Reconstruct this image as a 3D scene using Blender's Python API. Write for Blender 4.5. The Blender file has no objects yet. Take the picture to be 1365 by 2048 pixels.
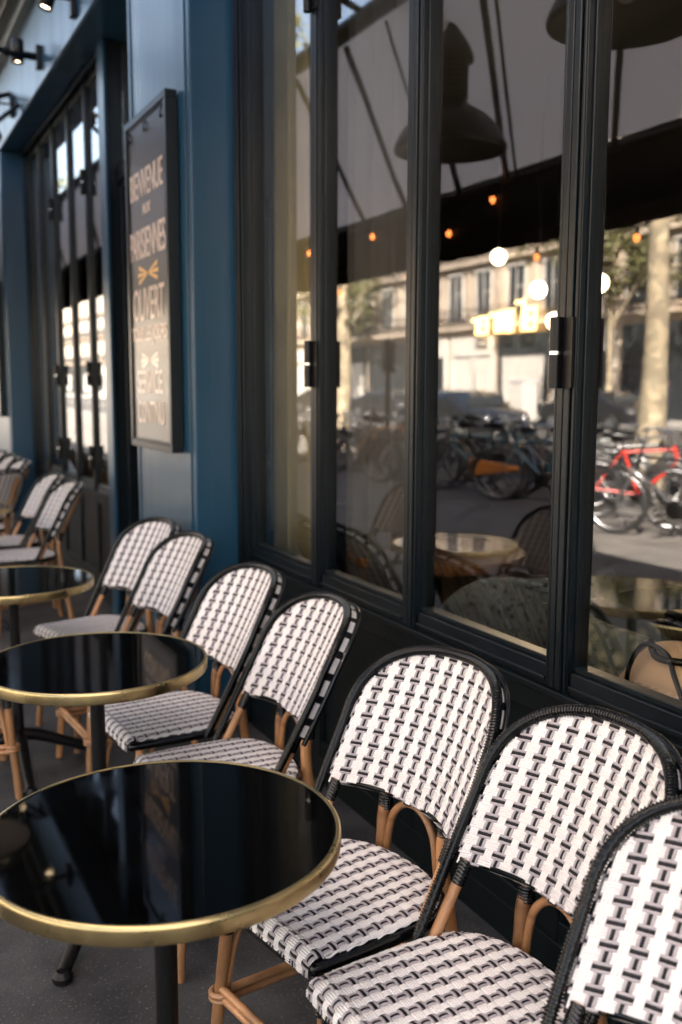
import bpy, bmesh, math, random
from mathutils import Vector, Matrix, noise
random.seed(7)
S = bpy.context.scene
COL = S.collection
R = math.radians
PI = math.pi

# ------------------------------------------------------------------ camera
cam_d = bpy.data.cameras.new('camera'); cam = bpy.data.objects.new('camera', cam_d); COL.objects.link(cam)
cam.location = (0, 0, 1.4794)
cam.rotation_euler = (PI/2 - 0.13093, -0.0026, -0.47128)
cam_d.sensor_fit = 'VERTICAL'; cam_d.sensor_height = 36; cam_d.lens = 1914/2048*36
cam_d.clip_start = 0.05; cam_d.clip_end = 1000
cam_d.dof.use_dof = True; cam_d.dof.focus_distance = 1.95; cam_d.dof.aperture_fstop = 2.8
S.camera = cam
# ------------------------------------------------------------------ world, sun, exposure
SUN_EL, SUN_AX = R(42), (0.59, -0.81)
w = bpy.data.worlds.new('World'); S.world = w; w.use_nodes = True
nt = w.node_tree; bg = nt.nodes['Background']
sky = nt.nodes.new('ShaderNodeTexSky'); sky.sky_type = 'NISHITA'; sky.sun_disc = False
sky.sun_elevation = SUN_EL; sky.sun_rotation = math.atan2(SUN_AX[0], SUN_AX[1])
sky.air_density = 1.0; sky.dust_density = 2.0
tint = nt.nodes.new('ShaderNodeMix'); tint.data_type = 'RGBA'; tint.blend_type = 'MULTIPLY'; tint.inputs['Factor'].default_value = 1
tint.inputs['B'].default_value = (1.0, .86, .755, 1)          # hazy, warm-balanced sky
nt.links.new(sky.outputs[0], tint.inputs['A']); nt.links.new(tint.outputs['Result'], bg.inputs[0]); bg.inputs[1].default_value = 0.062
sl = bpy.data.lights.new('sun', 'SUN'); sl.energy = 5.0; sl.angle = R(0.5); sl.color = (1.0, 0.90, 0.78)
so = bpy.data.objects.new('sun', sl); COL.objects.link(so)
sd = Vector((SUN_AX[0]*math.cos(SUN_EL), SUN_AX[1]*math.cos(SUN_EL), math.sin(SUN_EL)))
so.rotation_euler = sd.to_track_quat('Z', 'Y').to_euler(); so.location = (0, -5, 20)
S.view_settings.view_transform = 'Standard'; S.view_settings.look = 'None'
S.view_settings.gamma = 1; S.view_settings.exposure = 3.78
S.render.engine = 'CYCLES'
S.cycles.max_bounces = 10; S.cycles.transparent_max_bounces = 24
S.cycles.sample_clamp_indirect = 6; S.cycles.caustics_reflective = False; S.cycles.caustics_refractive = False

# ------------------------------------------------------------------ materials
def mat(name, col, rough=.5, metal=0., coat=0., coat_rough=.1, var=0., vscale=8., bump=0., bscale=60., spec=.5,
        emit=None, estr=0., rvar=0., stretch=None):
    m = bpy.data.materials.new(name); m.use_nodes = True; n = m.node_tree.nodes; l = m.node_tree.links
    b = n['Principled BSDF']
    b.inputs['Base Color'].default_value = (*col, 1); b.inputs['Roughness'].default_value = rough
    b.inputs['Metallic'].default_value = metal; b.inputs['Coat Weight'].default_value = coat
    b.inputs['Coat Roughness'].default_value = coat_rough; b.inputs['Specular IOR Level'].default_value = spec
    if emit: b.inputs['Emission Color'].default_value = (*emit, 1); b.inputs['Emission Strength'].default_value = estr
    tc = n.new('ShaderNodeTexCoord'); src = tc.outputs['Object']
    if stretch:
        mp = n.new('ShaderNodeMapping'); mp.inputs['Scale'].default_value = stretch
        l.new(src, mp.inputs[0]); src = mp.outputs[0]
    if var or rvar:
        t = n.new('ShaderNodeTexNoise'); t.inputs['Scale'].default_value = vscale; t.inputs['Detail'].default_value = 6
        l.new(src, t.inputs['Vector'])
        if var:
            r = n.new('ShaderNodeMix'); r.data_type = 'RGBA'
            r.inputs['A'].default_value = (*[c*(1-var) for c in col], 1)
            r.inputs['B'].default_value = (*[min(1, c*(1+var)) for c in col], 1)
            mr = n.new('ShaderNodeMapRange'); mr.inputs[1].default_value = .3; mr.inputs[2].default_value = .7
            l.new(t.outputs['Fac'], mr.inputs[0]); l.new(mr.outputs[0], r.inputs['Factor']); l.new(r.outputs['Result'], b.inputs['Base Color'])
        if rvar:
            m2 = n.new('ShaderNodeMapRange'); m2.inputs[1].default_value = .3; m2.inputs[2].default_value = .7
            m2.inputs[3].default_value = max(0, rough-rvar); m2.inputs[4].default_value = rough+rvar
            l.new(t.outputs['Fac'], m2.inputs[0]); l.new(m2.outputs[0], b.inputs['Roughness'])
            if coat: l.new(m2.outputs[0], b.inputs['Coat Roughness'])
    if bump:
        t2 = n.new('ShaderNodeTexNoise'); t2.inputs['Scale'].default_value = bscale; t2.inputs['Detail'].default_value = 4
        l.new(src, t2.inputs['Vector'])
        bp = n.new('ShaderNodeBump'); bp.inputs['Strength'].default_value = bump; bp.inputs['Distance'].default_value = .004
        l.new(t2.outputs['Fac'], bp.inputs['Height']); l.new(bp.outputs[0], b.inputs['Normal'])
        if coat: l.new(bp.outputs[0], b.inputs['Coat Normal'])
    return m

M = {}
M['blue'] = mat('blue_lacquer', (.011, .055, .102), .32, spec=.35, coat=.34, coat_rough=.16, var=.12, vscale=5, bump=.22, bscale=55, stretch=(1, 1, .05), rvar=.05)
M['frame'] = mat('dark_green_paint', (.0046, .0084, .0112), .34, spec=.28, coat=.10, coat_rough=.2, var=.15, vscale=6, bump=.15, bscale=120)
M['riser'] = mat('riser_paint', (.0030, .0066, .0085), .42, spec=.25, coat=.04, coat_rough=.25, var=.2, vscale=4, bump=.2, bscale=40)
M['cornice'] = mat('cornice_green', (.009, .017, .014), .3, coat=.15, coat_rough=.2, bump=.2, bscale=30)
M['white_strand'] = mat('white_strand', (.78, .75, .74), .42, var=.04, vscale=30, bump=.3, bscale=500)
M['grey_strand'] = mat('grey_strand', (.38, .345, .365), .35, var=.12, vscale=40)
M['black_strand'] = mat('black_strand', (.004, .004, .006), .3, spec=.3)
M['braid'] = mat('black_braid', (.003, .0035, .004), .22, var=.2, vscale=200, spec=.5)
M['rattan'] = mat('rattan', (.40, .195, .082), .34, coat=.25, coat_rough=.25, var=.38, vscale=14, bump=.35, bscale=90, stretch=(1, 1, .25))
M['pale_rattan'] = mat('pale_rattan', (.52, .33, .2), .5, var=.25, vscale=20, bump=.3, bscale=90)
M['brass'] = mat('brass', (.52, .405, .20), .30, metal=1, var=.25, vscale=9, rvar=.10, bump=.12, bscale=25)
M['top'] = mat('black_tabletop', (.0012, .0012, .0013), .035, coat=0, bump=.02, bscale=6, spec=.25)
def dust(m):
    n = m.node_tree.nodes; l = m.node_tree.links; b = n['Principled BSDF']; tc = n.new('ShaderNodeTexCoord')
    v = n.new('ShaderNodeTexVoronoi'); v.inputs['Scale'].default_value = 22; l.new(tc.outputs['Object'], v.inputs['Vector'])
    lt = n.new('ShaderNodeMath'); lt.operation = 'LESS_THAN'; lt.inputs[1].default_value = .028; l.new(v.outputs['Distance'], lt.inputs[0])
    sp = n.new('ShaderNodeSeparateColor'); l.new(v.outputs['Color'], sp.inputs[0])
    g = n.new('ShaderNodeMath'); g.operation = 'GREATER_THAN'; g.inputs[1].default_value = .80; l.new(sp.outputs[0], g.inputs[0])
    mu = n.new('ShaderNodeMath'); mu.operation = 'MULTIPLY'; l.new(lt.outputs[0], mu.inputs[0]); l.new(g.outputs[0], mu.inputs[1])
    mx = n.new('ShaderNodeMix'); mx.data_type = 'RGBA'; mx.inputs['A'].default_value = b.inputs['Base Color'].default_value; mx.inputs['B'].default_value = (.35, .33, .3, 1)
    l.new(mu.outputs[0], mx.inputs['Factor']); l.new(mx.outputs['Result'], b.inputs['Base Color'])
    t = n.new('ShaderNodeTexNoise'); t.inputs['Scale'].default_value = 7; t.inputs['Detail'].default_value = 7; l.new(tc.outputs['Object'], t.inputs['Vector'])
    r = n.new('ShaderNodeMapRange'); r.inputs[1].default_value = .5; r.inputs[2].default_value = .75; r.inputs[3].default_value = .03; r.inputs[4].default_value = .11
    l.new(t.outputs['Fac'], r.inputs[0]); l.new(r.outputs[0], b.inputs['Roughness'])
dust(M['top'])
M['iron'] = mat('black_iron', (.004, .004, .0045), .4, spec=.3, bump=.3, bscale=80)
M['black'] = mat('black_metal', (.003, .003, .0035), .35, spec=.3)
M['steel'] = mat('steel', (.75, .75, .75), .18, metal=1)
M['lampwhite'] = mat('enamel_white', (.75, .70, .66), .4, coat=.3)
M['lampwhite_shaded'] = mat('enamel_white_shaded', (.07, .065, .06), .5)  # white enamel darkened, shade inside the mirrored lamps put into the colour
M['board'] = mat('chalkboard', (.028, .027, .027), .42, coat=.6, coat_rough=.14, var=.1, vscale=3, bump=.05, bscale=4)
M['letter'] = mat('letter_cream', (.78, .62, .50), .5, coat=.8, coat_rough=.13, var=.12, vscale=60)
M['gold'] = mat('letter_gold', (.72, .42, .14), .45, var=.1, vscale=60)
M['wood'] = mat('table_wood', (.22, .09, .035), .25, var=.35, vscale=6, stretch=(1, 8, 1))
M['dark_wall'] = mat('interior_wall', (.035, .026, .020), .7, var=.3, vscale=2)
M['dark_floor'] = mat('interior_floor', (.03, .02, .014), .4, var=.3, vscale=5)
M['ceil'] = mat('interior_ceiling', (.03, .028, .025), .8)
M['curtain'] = mat('gold_curtain', (.38, .29, .15), .8, var=.15, vscale=4, bump=.3, bscale=200)
M['sheer'] = mat('pale_curtain', (.15, .13, .115), .9, bump=.2, bscale=200)
M['tan'] = mat('tan_leather', (.64, .40, .24), .55, var=.12, vscale=6, bump=.2, bscale=60)
M['globe'] = mat('lit_globe', (.9, .8, .7), .4, emit=(1.0, .80, .55), estr=.75)
M['bulb'] = mat('lit_bulb', (.9, .5, .2), .3, emit=(1.0, .24, .05), estr=1.0)
M['spotlens'] = mat('spot_lens', (.9, .8, .6), .3, emit=(1.0, .72, .42), estr=1.6)
M['neon'] = mat('gold_neon', (.9, .6, .2), .4, emit=(1.0, .62, .20), estr=2.2)
M['stone1'] = mat('cream_stone', (.50, .41, .32), .8, var=.14, vscale=1.2, bump=.4, bscale=6)
M['stone2'] = mat('grey_stone', (.36, .30, .24), .8, var=.16, vscale=1.2, bump=.4, bscale=6)
M['whitewash'] = mat('white_render', (.50, .47, .43), .75, var=.08, vscale=2)
M['far_glass'] = mat('far_glass', (.03, .035, .04), .08)
M['far_iron'] = mat('far_iron', (.02, .02, .022), .5)
M['zinc'] = mat('zinc_roof', (.16, .18, .20), .5)
M['asphalt'] = mat('asphalt', (.045, .043, .041), .85, var=.25, vscale=14, bump=.6, bscale=160)
M['flags'] = mat('pavement_asphalt', (.12, .11, .10), .85, var=.3, vscale=2.5, bump=.5, bscale=120)
M['kerb'] = mat('kerb_granite', (.26, .25, .235), .8, var=.2, vscale=30)
M['roadpaint'] = mat('road_paint', (.7, .7, .68), .7, var=.2, vscale=20)
M['leaf'] = mat('leaf', (.085, .085, .03), .5, var=.5, vscale=1.5, spec=.3)
M['leaf'].node_tree.nodes['Principled BSDF'].inputs['Transmission Weight'].default_value = 0
M['rubber'] = mat('tyre_rubber', (.012, .012, .012), .7)
M['alu'] = mat('aluminium', (.62, .62, .64), .3, metal=1)
M['dull_alu'] = mat('dull_aluminium', (.22, .22, .23), .4, metal=1)
M['silver_paint'] = mat('silver_paint', (.5, .5, .53), .35, coat=.5)
M['coat_dark'] = mat('dark_coat_cloth', (.016, .018, .026), .9)
M['skin'] = mat('skin', (.5, .28, .2), .5)
M['hair'] = mat('hair', (.02, .012, .008), .6)
M['jeans'] = mat('jeans', (.03, .045, .09), .85)

def per_object(m, amt):
    n = m.node_tree.nodes; l = m.node_tree.links; b = n['Principled BSDF']; inp = b.inputs['Base Color']
    oi = n.new('ShaderNodeObjectInfo'); mr = n.new('ShaderNodeMapRange'); mr.inputs[3].default_value = 1-amt; mr.inputs[4].default_value = 1+amt*.4
    l.new(oi.outputs['Random'], mr.inputs[0]); hs = n.new('ShaderNodeHueSaturation'); l.new(mr.outputs[0], hs.inputs['Value'])
    if inp.links: l.new(inp.links[0].from_socket, hs.inputs['Color'])
    else: hs.inputs['Color'].default_value = inp.default_value
    l.new(hs.outputs[0], inp)
per_object(M['white_strand'], .10); per_object(M['rattan'], .30); per_object(M['brass'], .15)
def nodes_dark(m):     # darker cane nodes and scorch marks along each pole
    n = m.node_tree.nodes; l = m.node_tree.links; b = n['Principled BSDF']; inp = b.inputs['Base Color']
    tc = n.new('ShaderNodeTexCoord'); mp = n.new('ShaderNodeMapping'); mp.inputs['Scale'].default_value = (3, 3, 13); l.new(tc.outputs['Object'], mp.inputs[0])
    t = n.new('ShaderNodeTexNoise'); t.inputs['Scale'].default_value = 1.6; t.inputs['Detail'].default_value = 2; l.new(mp.outputs[0], t.inputs['Vector'])
    r = n.new('ShaderNodeMapRange'); r.inputs[1].default_value = .60; r.inputs[2].default_value = .74; r.inputs[3].default_value = 0; r.inputs[4].default_value = .75; l.new(t.outputs['Fac'], r.inputs[0])
    mx = n.new('ShaderNodeMix'); mx.data_type = 'RGBA'; mx.inputs['B'].default_value = (.10, .035, .012, 1)
    l.new(inp.links[0].from_socket, mx.inputs['A']); l.new(r.outputs[0], mx.inputs['Factor']); l.new(mx.outputs['Result'], inp)
nodes_dark(M['rattan'])
def pavement_mat():
    m = mat('terrace_paving', (.066, .066, .070), .62); n = m.node_tree.nodes; l = m.node_tree.links; b = n['Principled BSDF']
    tc = n.new('ShaderNodeTexCoord')
    a = n.new('ShaderNodeTexNoise'); a.inputs['Scale'].default_value = 3.5; a.inputs['Detail'].default_value = 8; a.inputs['Roughness'].default_value = .65
    v = n.new('ShaderNodeTexNoise'); v.inputs['Scale'].default_value = 130; v.inputs['Detail'].default_value = 3
    for t in (a, v): l.new(tc.outputs['Object'], t.inputs['Vector'])
    r = n.new('ShaderNodeValToRGB'); r.color_ramp.elements[0].position = .33; r.color_ramp.elements[1].position = .7
    r.color_ramp.elements[0].color = (.017, .018, .021, 1); r.color_ramp.elements[1].color = (.078, .075, .074, 1)
    r2 = n.new('ShaderNodeValToRGB'); r2.color_ramp.elements[0].position = .60; r2.color_ramp.elements[1].position = .74
    r2.color_ramp.elements[0].color = (0, 0, 0, 1); r2.color_ramp.elements[1].color = (1, 1, 1, 1)
    mx = n.new('ShaderNodeMix'); mx.data_type = 'RGBA'; mx.inputs['B'].default_value = (.20, .18, .16, 1)
    l.new(a.outputs['Fac'], r.inputs[0]); l.new(v.outputs['Fac'], r2.inputs[0])
    l.new(r.outputs[0], mx.inputs['A']); l.new(r2.outputs[0], mx.inputs['Factor']); l.new(mx.outputs['Result'], b.inputs['Base Color'])
    bp = n.new('ShaderNodeBump'); bp.inputs['Strength'].default_value = .5; bp.inputs['Distance'].default_value = .003
    l.new(v.outputs['Fac'], bp.inputs['Height']); l.new(bp.outputs[0], b.inputs['Normal'])
    return m
M['paving'] = pavement_mat()

def bark_mat():
    m = mat('plane_bark', (.3, .24, .17), .85); n = m.node_tree.nodes; l = m.node_tree.links; b = n['Principled BSDF']
    tc = n.new('ShaderNodeTexCoord'); v = n.new('ShaderNodeTexVoronoi'); v.inputs['Scale'].default_value = 9
    t = n.new('ShaderNodeTexNoise'); t.inputs['Scale'].default_value = 5; l.new(tc.outputs['Object'], t.inputs['Vector'])
    mp = n.new('ShaderNodeMix'); mp.data_type = 'VECTOR'; mp.inputs[0].default_value = .12
    l.new(tc.outputs['Object'], mp.inputs[4]); l.new(t.outputs['Color'], mp.inputs[5]); l.new(mp.outputs[1], v.inputs['Vector'])
    r = n.new('ShaderNodeValToRGB'); e = r.color_ramp.elements
    e[0].position = 0; e[0].color = (.42, .36, .24, 1); e[1].position = 1; e[1].color = (.17, .13, .09, 1)
    for p, c in ((.35, (.30, .24, .16, 1)), (.6, (.22, .19, .13, 1))):
        k = e.new(p); k.color = c
    l.new(v.outputs['Color'], r.inputs[0]); l.new(r.outputs[0], b.inputs['Base Color'])
    return m
M['bark'] = bark_mat()

def glass_mat(name, f0, tint):
    m = bpy.data.materials.new(name); m.use_nodes = True; n = m.node_tree.nodes; l = m.node_tree.links; n.clear()
    out = n.new('ShaderNodeOutputMaterial'); mix = n.new('ShaderNodeMixShader')
    tr = n.new('ShaderNodeBsdfTransparent'); tr.inputs[0].default_value = (*tint, 1)
    gl = n.new('ShaderNodeBsdfGlossy'); gl.inputs['Roughness'].default_value = 0; gl.inputs[0].default_value = (1, 1, 1, 1)
    geo = n.new('ShaderNodeNewGeometry'); dot = n.new('ShaderNodeVectorMath'); dot.operation = 'DOT_PRODUCT'
    l.new(geo.outputs['Incoming'], dot.inputs[0]); l.new(geo.outputs['Normal'], dot.inputs[1])
    ab = n.new('ShaderNodeMath'); ab.operation = 'ABSOLUTE'; l.new(dot.outputs['Value'], ab.inputs[0])
    s = n.new('ShaderNodeMath'); s.operation = 'SUBTRACT'; s.inputs[0].default_value = 1; l.new(ab.outputs[0], s.inputs[1])
    p = n.new('ShaderNodeMath'); p.operation = 'POWER'; p.inputs[1].default_value = 5; l.new(s.outputs[0], p.inputs[0])
    ma = n.new('ShaderNodeMath'); ma.operation = 'MULTIPLY_ADD'; ma.inputs[1].default_value = 1-f0; ma.inputs[2].default_value = f0
    l.new(p.outputs[0], ma.inputs[0])
    l.new(ma.outputs[0], mix.inputs[0]); l.new(tr.outputs[0], mix.inputs[1]); l.new(gl.outputs[0], mix.inputs[2])
    l.new(mix.outputs[0], out.inputs[0]); return m
M['glass'] = glass_mat('window_glass', .16, (.84, .86, .82))
def ripple(m):
    n = m.node_tree.nodes; l = m.node_tree.links; tc = n.new('ShaderNodeTexCoord'); t = n.new('ShaderNodeTexNoise'); t.inputs['Scale'].default_value = 2.2; t.inputs['Detail'].default_value = 1
    l.new(tc.outputs['Object'], t.inputs['Vector']); b = n.new('ShaderNodeBump'); b.inputs['Strength'].default_value = .35; b.inputs['Distance'].default_value = .0016
    l.new(t.outputs['Fac'], b.inputs['Height']); g = [x for x in n if x.type == 'BSDF_GLOSSY'][0]; l.new(b.outputs[0], g.inputs['Normal'])
ripple(M['glass'])
M['glass_back'] = glass_mat('window_glass_inner', 0.0, (1, 1, 1))

def cloth_mat(name, col, trans):
    m = bpy.data.materials.new(name); m.use_nodes = True; n = m.node_tree.nodes; l = m.node_tree.links; n.clear()
    out = n.new('ShaderNodeOutputMaterial'); mix = n.new('ShaderNodeMixShader'); mix.inputs[0].default_value = trans
    d = n.new('ShaderNodeBsdfDiffuse'); t = n.new('ShaderNodeBsdfTranslucent')
    d.inputs[0].default_value = (*col, 1); t.inputs[0].default_value = (*col, 1)
    l.new(d.outputs[0], mix.inputs[1]); l.new(t.outputs[0], mix.inputs[2]); l.new(mix.outputs[0], out.inputs[0]); return m
M['awning'] = cloth_mat('awning_cloth', (.86, .77, .70), .5)
M['valance'] = cloth_mat('valance_cloth', (.035, .033, .030), .1)

def pattern_mat():
    m = mat('floral_upholstery', (.05, .05, .04), .8); n = m.node_tree.nodes; l = m.node_tree.links; b = n['Principled BSDF']
    tc = n.new('ShaderNodeTexCoord'); v = n.new('ShaderNodeTexVoronoi'); v.inputs['Scale'].default_value = 22
    l.new(tc.outputs['Object'], v.inputs['Vector']); r = n.new('ShaderNodeValToRGB'); e = r.color_ramp.elements
    e[0].position = .1; e[0].color = (.36, .31, .20, 1); e[1].position = .55; e[1].color = (.07, .075, .06, 1)
    l.new(v.outputs['Distance'], r.inputs[0]); l.new(r.outputs[0], b.inputs['Base Color']); return m
M['floral'] = pattern_mat()
def dots_mat():
    m = mat('speckled_velvet', (.1, .1, .1), .9); n = m.node_tree.nodes; l = m.node_tree.links; b = n['Principled BSDF']
    tc = n.new('ShaderNodeTexCoord'); v = n.new('ShaderNodeTexVoronoi'); v.inputs['Scale'].default_value = 42
    l.new(tc.outputs['Object'], v.inputs['Vector']); r = n.new('ShaderNodeValToRGB'); e = r.color_ramp.elements
    e[0].position = .28; e[0].color = (.008, .008, .008, 1); e[1].position = .36; e[1].color = (.095, .095, .088, 1)
    l.new(v.outputs['Distance'], r.inputs[0]); l.new(r.outputs[0], b.inputs['Base Color']); return m
M['dots'] = dots_mat()

# ------------------------------------------------------------------ mesh helpers
def box(bm, x0, x1, y0, y1, z0, z1, mi=0, mx=None):
    vs = [Vector((x, y, z)) for x in (x0, x1) for y in (y0, y1) for z in (z0, z1)]
    if mx: vs = [mx @ v for v in vs]
    v = [bm.verts.new(p) for p in vs]
    for q in ((0, 1, 3, 2), (4, 6, 7, 5), (0, 4, 5, 1), (2, 3, 7, 6), (0, 2, 6, 4), (1, 5, 7, 3)):
        f = bm.faces.new([v[i] for i in q]); f.material_index = mi
def frames(P):
    n = len(P); T = []
    for i in range(n):
        a = P[min(i+1, n-1)] - P[max(i-1, 0)]
        T.append(a.normalized() if a.length > 1e-9 else Vector((0, 0, 1)))
    u = T[0].cross(Vector((0, 0, 1)))
    if u.length < .05: u = T[0].cross(Vector((1, 0, 0)))
    u.normalize(); F = []
    for t in T:
        u = (u - t*u.dot(t)).normalized(); F.append((u, t.cross(u)))
    return F
def tube(bm, pts, r, n=10, mi=0, caps=True, loop=False):
    P = [Vector(p) for p in pts]
    if loop: P = P + [P[0], P[1]]
    F = frames(P)
    if loop: P = P[:-1]; F = F[:-1]
    rr = r if isinstance(r, (list, tuple)) else [r]*len(P); rings = []
    for p, (u, v), q in zip(P, F, rr):
        rings.append([bm.verts.new(p + (u*math.cos(2*PI*k/n) + v*math.sin(2*PI*k/n))*q) for k in range(n)])
    for a, b in zip(rings, rings[1:]):
        for k in range(n):
            f = bm.faces.new((a[k], a[(k+1) % n], b[(k+1) % n], b[k])); f.material_index = mi; f.smooth = True
    if caps and not loop:
        for ring in (rings[0][::-1], rings[-1]):
            f = bm.faces.new(ring); f.material_index = mi
def smooth_path(pts, k=8):
    P = [Vector(p) for p in pts]; out = []
    for i in range(len(P)-1):
        p0 = P[max(i-1, 0)]; p1 = P[i]; p2 = P[i+1]; p3 = P[min(i+2, len(P)-1)]
        for j in range(k):
            t = j/k
            out.append(.5*((2*p1) + (p2-p0)*t + (2*p0-5*p1+4*p2-p3)*t*t + (3*p1-p0-3*p2+p3)*t**3))
    out.append(P[-1]); return out
def lathe(bm, prof, c=(0, 0, 0), n=24, mi=0, mx=None, closed=False):
    c = Vector(c); rings = []
    for r, z in prof:
        ring = []
        for k in range(n):
            p = Vector((r*math.cos(2*PI*k/n), r*math.sin(2*PI*k/n), z))
            if mx: p = mx @ p
            ring.append(bm.verts.new(c + p))
        rings.append(ring)
    pr = list(zip(rings, rings[1:])) + ([(rings[-1], rings[0])] if closed else [])
    for a, b in pr:
        for k in range(n):
            f = bm.faces.new((a[k], a[(k+1) % n], b[(k+1) % n], b[k])); f.material_index = mi; f.smooth = True
    if not closed:
        for ring in (rings[0][::-1], rings[-1]):
            try: f = bm.faces.new(ring); f.material_index = mi
            except ValueError: pass
def ball(bm, c, r, mi=0, n=14, sz=1.):
    prof = [(max(1e-4, r*math.sin(PI*i/n)), -r*sz*math.cos(PI*i/n)) for i in range(n+1)]
    lathe(bm, prof, c, 2*n, mi)
def NB(): return bmesh.new()
def obj(name, bm, mats, parent=None, loc=None, bevel=0, recalc=True):
    if recalc: bmesh.ops.recalc_face_normals(bm, faces=bm.faces)
    me = bpy.data.meshes.new(name); bm.to_mesh(me); bm.free()
    for m in (mats if isinstance(mats, (list, tuple)) else [mats]): me.materials.append(m)
    if recalc: me.set_sharp_from_angle(angle=R(38))
    o = bpy.data.objects.new(name, me); COL.objects.link(o)
    if parent: o.parent = parent
    if loc: o.location = loc
    if bevel:
        b = o.modifiers.new('bevel', 'BEVEL'); b.width = bevel; b.segments = 2; b.limit_method = 'ANGLE'; b.angle_limit = R(40)
    return o
def thing(name, label, cat, loc=(0, 0, 0), rz=0, group=None):
    o = bpy.data.objects.new(name, None); COL.objects.link(o); o.location = loc; o.rotation_euler = (0, 0, rz)
    return tag(o, label, cat, group)
def tag(o, label, cat, group=None, kind=None):
    o['label'] = label; o['category'] = cat
    if group: o['group'] = group
    if kind: o['kind'] = kind
    return o
def struct(o): o['kind'] = 'structure'; return o
def dup(root, label=None, loc=None, rz=None, name=None):
    def cp(o, par):
        c = o.copy(); COL.objects.link(c)
        if par: c.parent = par
        for ch in list(o.children): cp(ch, c)
        return c
    r = cp(root, None)
    if loc: r.location = loc
    if rz is not None: r.rotation_euler = (0, 0, rz)
    if label: r['label'] = label
    return r

# ------------------------------------------------------------------ ground
bm = NB(); box(bm, -8.6, -1.35, -30, 230, -.3, -.004); struct(obj('pavement', bm, M['flags']))
bm = NB(); box(bm, -1.35, 1.5, -30, 230, -.3, 0); struct(obj('terrace_floor', bm, M['paving']))
bm = NB(); box(bm, -8.9, -8.604, -30, 230, -.3, .004); struct(obj('kerb', bm, M['kerb']))
bm = NB(); box(bm, -24.6, -8.904, -30, 230, -.4, -.12); struct(obj('road', bm, M['asphalt']))
bm = NB(); box(bm, -29.5, -24.604, -30, 230, -.4, .0); struct(obj('far_pavement', bm, M['kerb']))
bm = NB(); box(bm, -400, 400, -400, 400, -.8, -.45); struct(obj('ground', bm, M['asphalt']))
bm = NB()
for k in range(44): box(bm, -16.1, -15.95, k*5-5, k*5-2, -.119, -.115)
struct(obj('road_marking', bm, M['roadpaint']))

# ------------------------------------------------------------------ cafe building
XP, XW = 1.29, 1.50
cafe = thing('cafe_building', 'blue lacquered cafe front with dark framed folding windows and open doorway', 'building', (0, 0, 0))
def pillar(y0, y1):
    bm = NB(); box(bm, XP, 1.62, y0, y1, 0, 3.51)
    p = obj('pillar', bm, M['blue'], cafe, bevel=.006)
    bm = NB()
    box(bm, XP-.012, XP-.0005, y0+.03, y1-.03, .0, .30)          # plinth board
    obj('plinth', bm, M['blue'], p, bevel=.004)
    bm = NB()
    for yy in (y0+.045, y1-.045-.016):                            # raised beads at both edges
        box(bm, XP-.006, XP-.0005, yy, yy+.016, .31, 3.50)
    obj('bead', bm, M['blue'], p, bevel=.002)
    return p
pillar(3.885, 4.81); pillar(9.10, 10.1); pillar(14.6, 15.6)
bm = NB(); box(bm, 1.44, 1.458, 5.935, 6.09, 0, 3.51); obj('pillar', bm, M['blue'], cafe, bevel=.003)
bm = NB(); box(bm, 1.4583, 1.56, 5.95, 6.09, 0, 3.51); obj('window_jamb', bm, M['frame'], cafe, bevel=.003)
bm = NB(); box(bm, XP, 1.75, -8, 30, 3.511, 4.10); obj('fascia', bm, M['blue'], cafe, bevel=.006)
bm = NB()
box(bm, 1.22, 1.75, -8, 30, 4.103, 4.16); box(bm, 1.245, 1.75, -8, 30, 4.163, 4.24); box(bm, 1.17, 1.75, -8, 30, 4.243, 4.30)
box(bm, 1.19, 1.75, -8, 30, 4.303, 4.38); box(bm, .95, 1.75, -8, 30, 4.383, 4.52); box(bm, .98, 1.75, -8, 30, 4.523, 4.60)
obj('cornice', bm, M['cornice'], cafe, bevel=.008)
bm = NB(); box(bm, XP-.010, XP-.0005, -8, 30, 3.515, 3.555); obj('fascia_bead', bm, M['blue'], cafe, bevel=.003)
# unseen upper block, cut narrow to shade the street yet leave far awning sunlit
bm = NB(); box(bm, 1.32, 12, .74, 5.0, 4.603, 16)
up = obj('shade_block', bm, M['stone1'], cafe)
for k in range(2):
    bm = NB(); y = 1.3+k*1.8
    box(bm, 1.29, 1.318, y, y+1.1, 5.6, 7.6); obj('window', bm, M['far_glass'], up)

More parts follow.
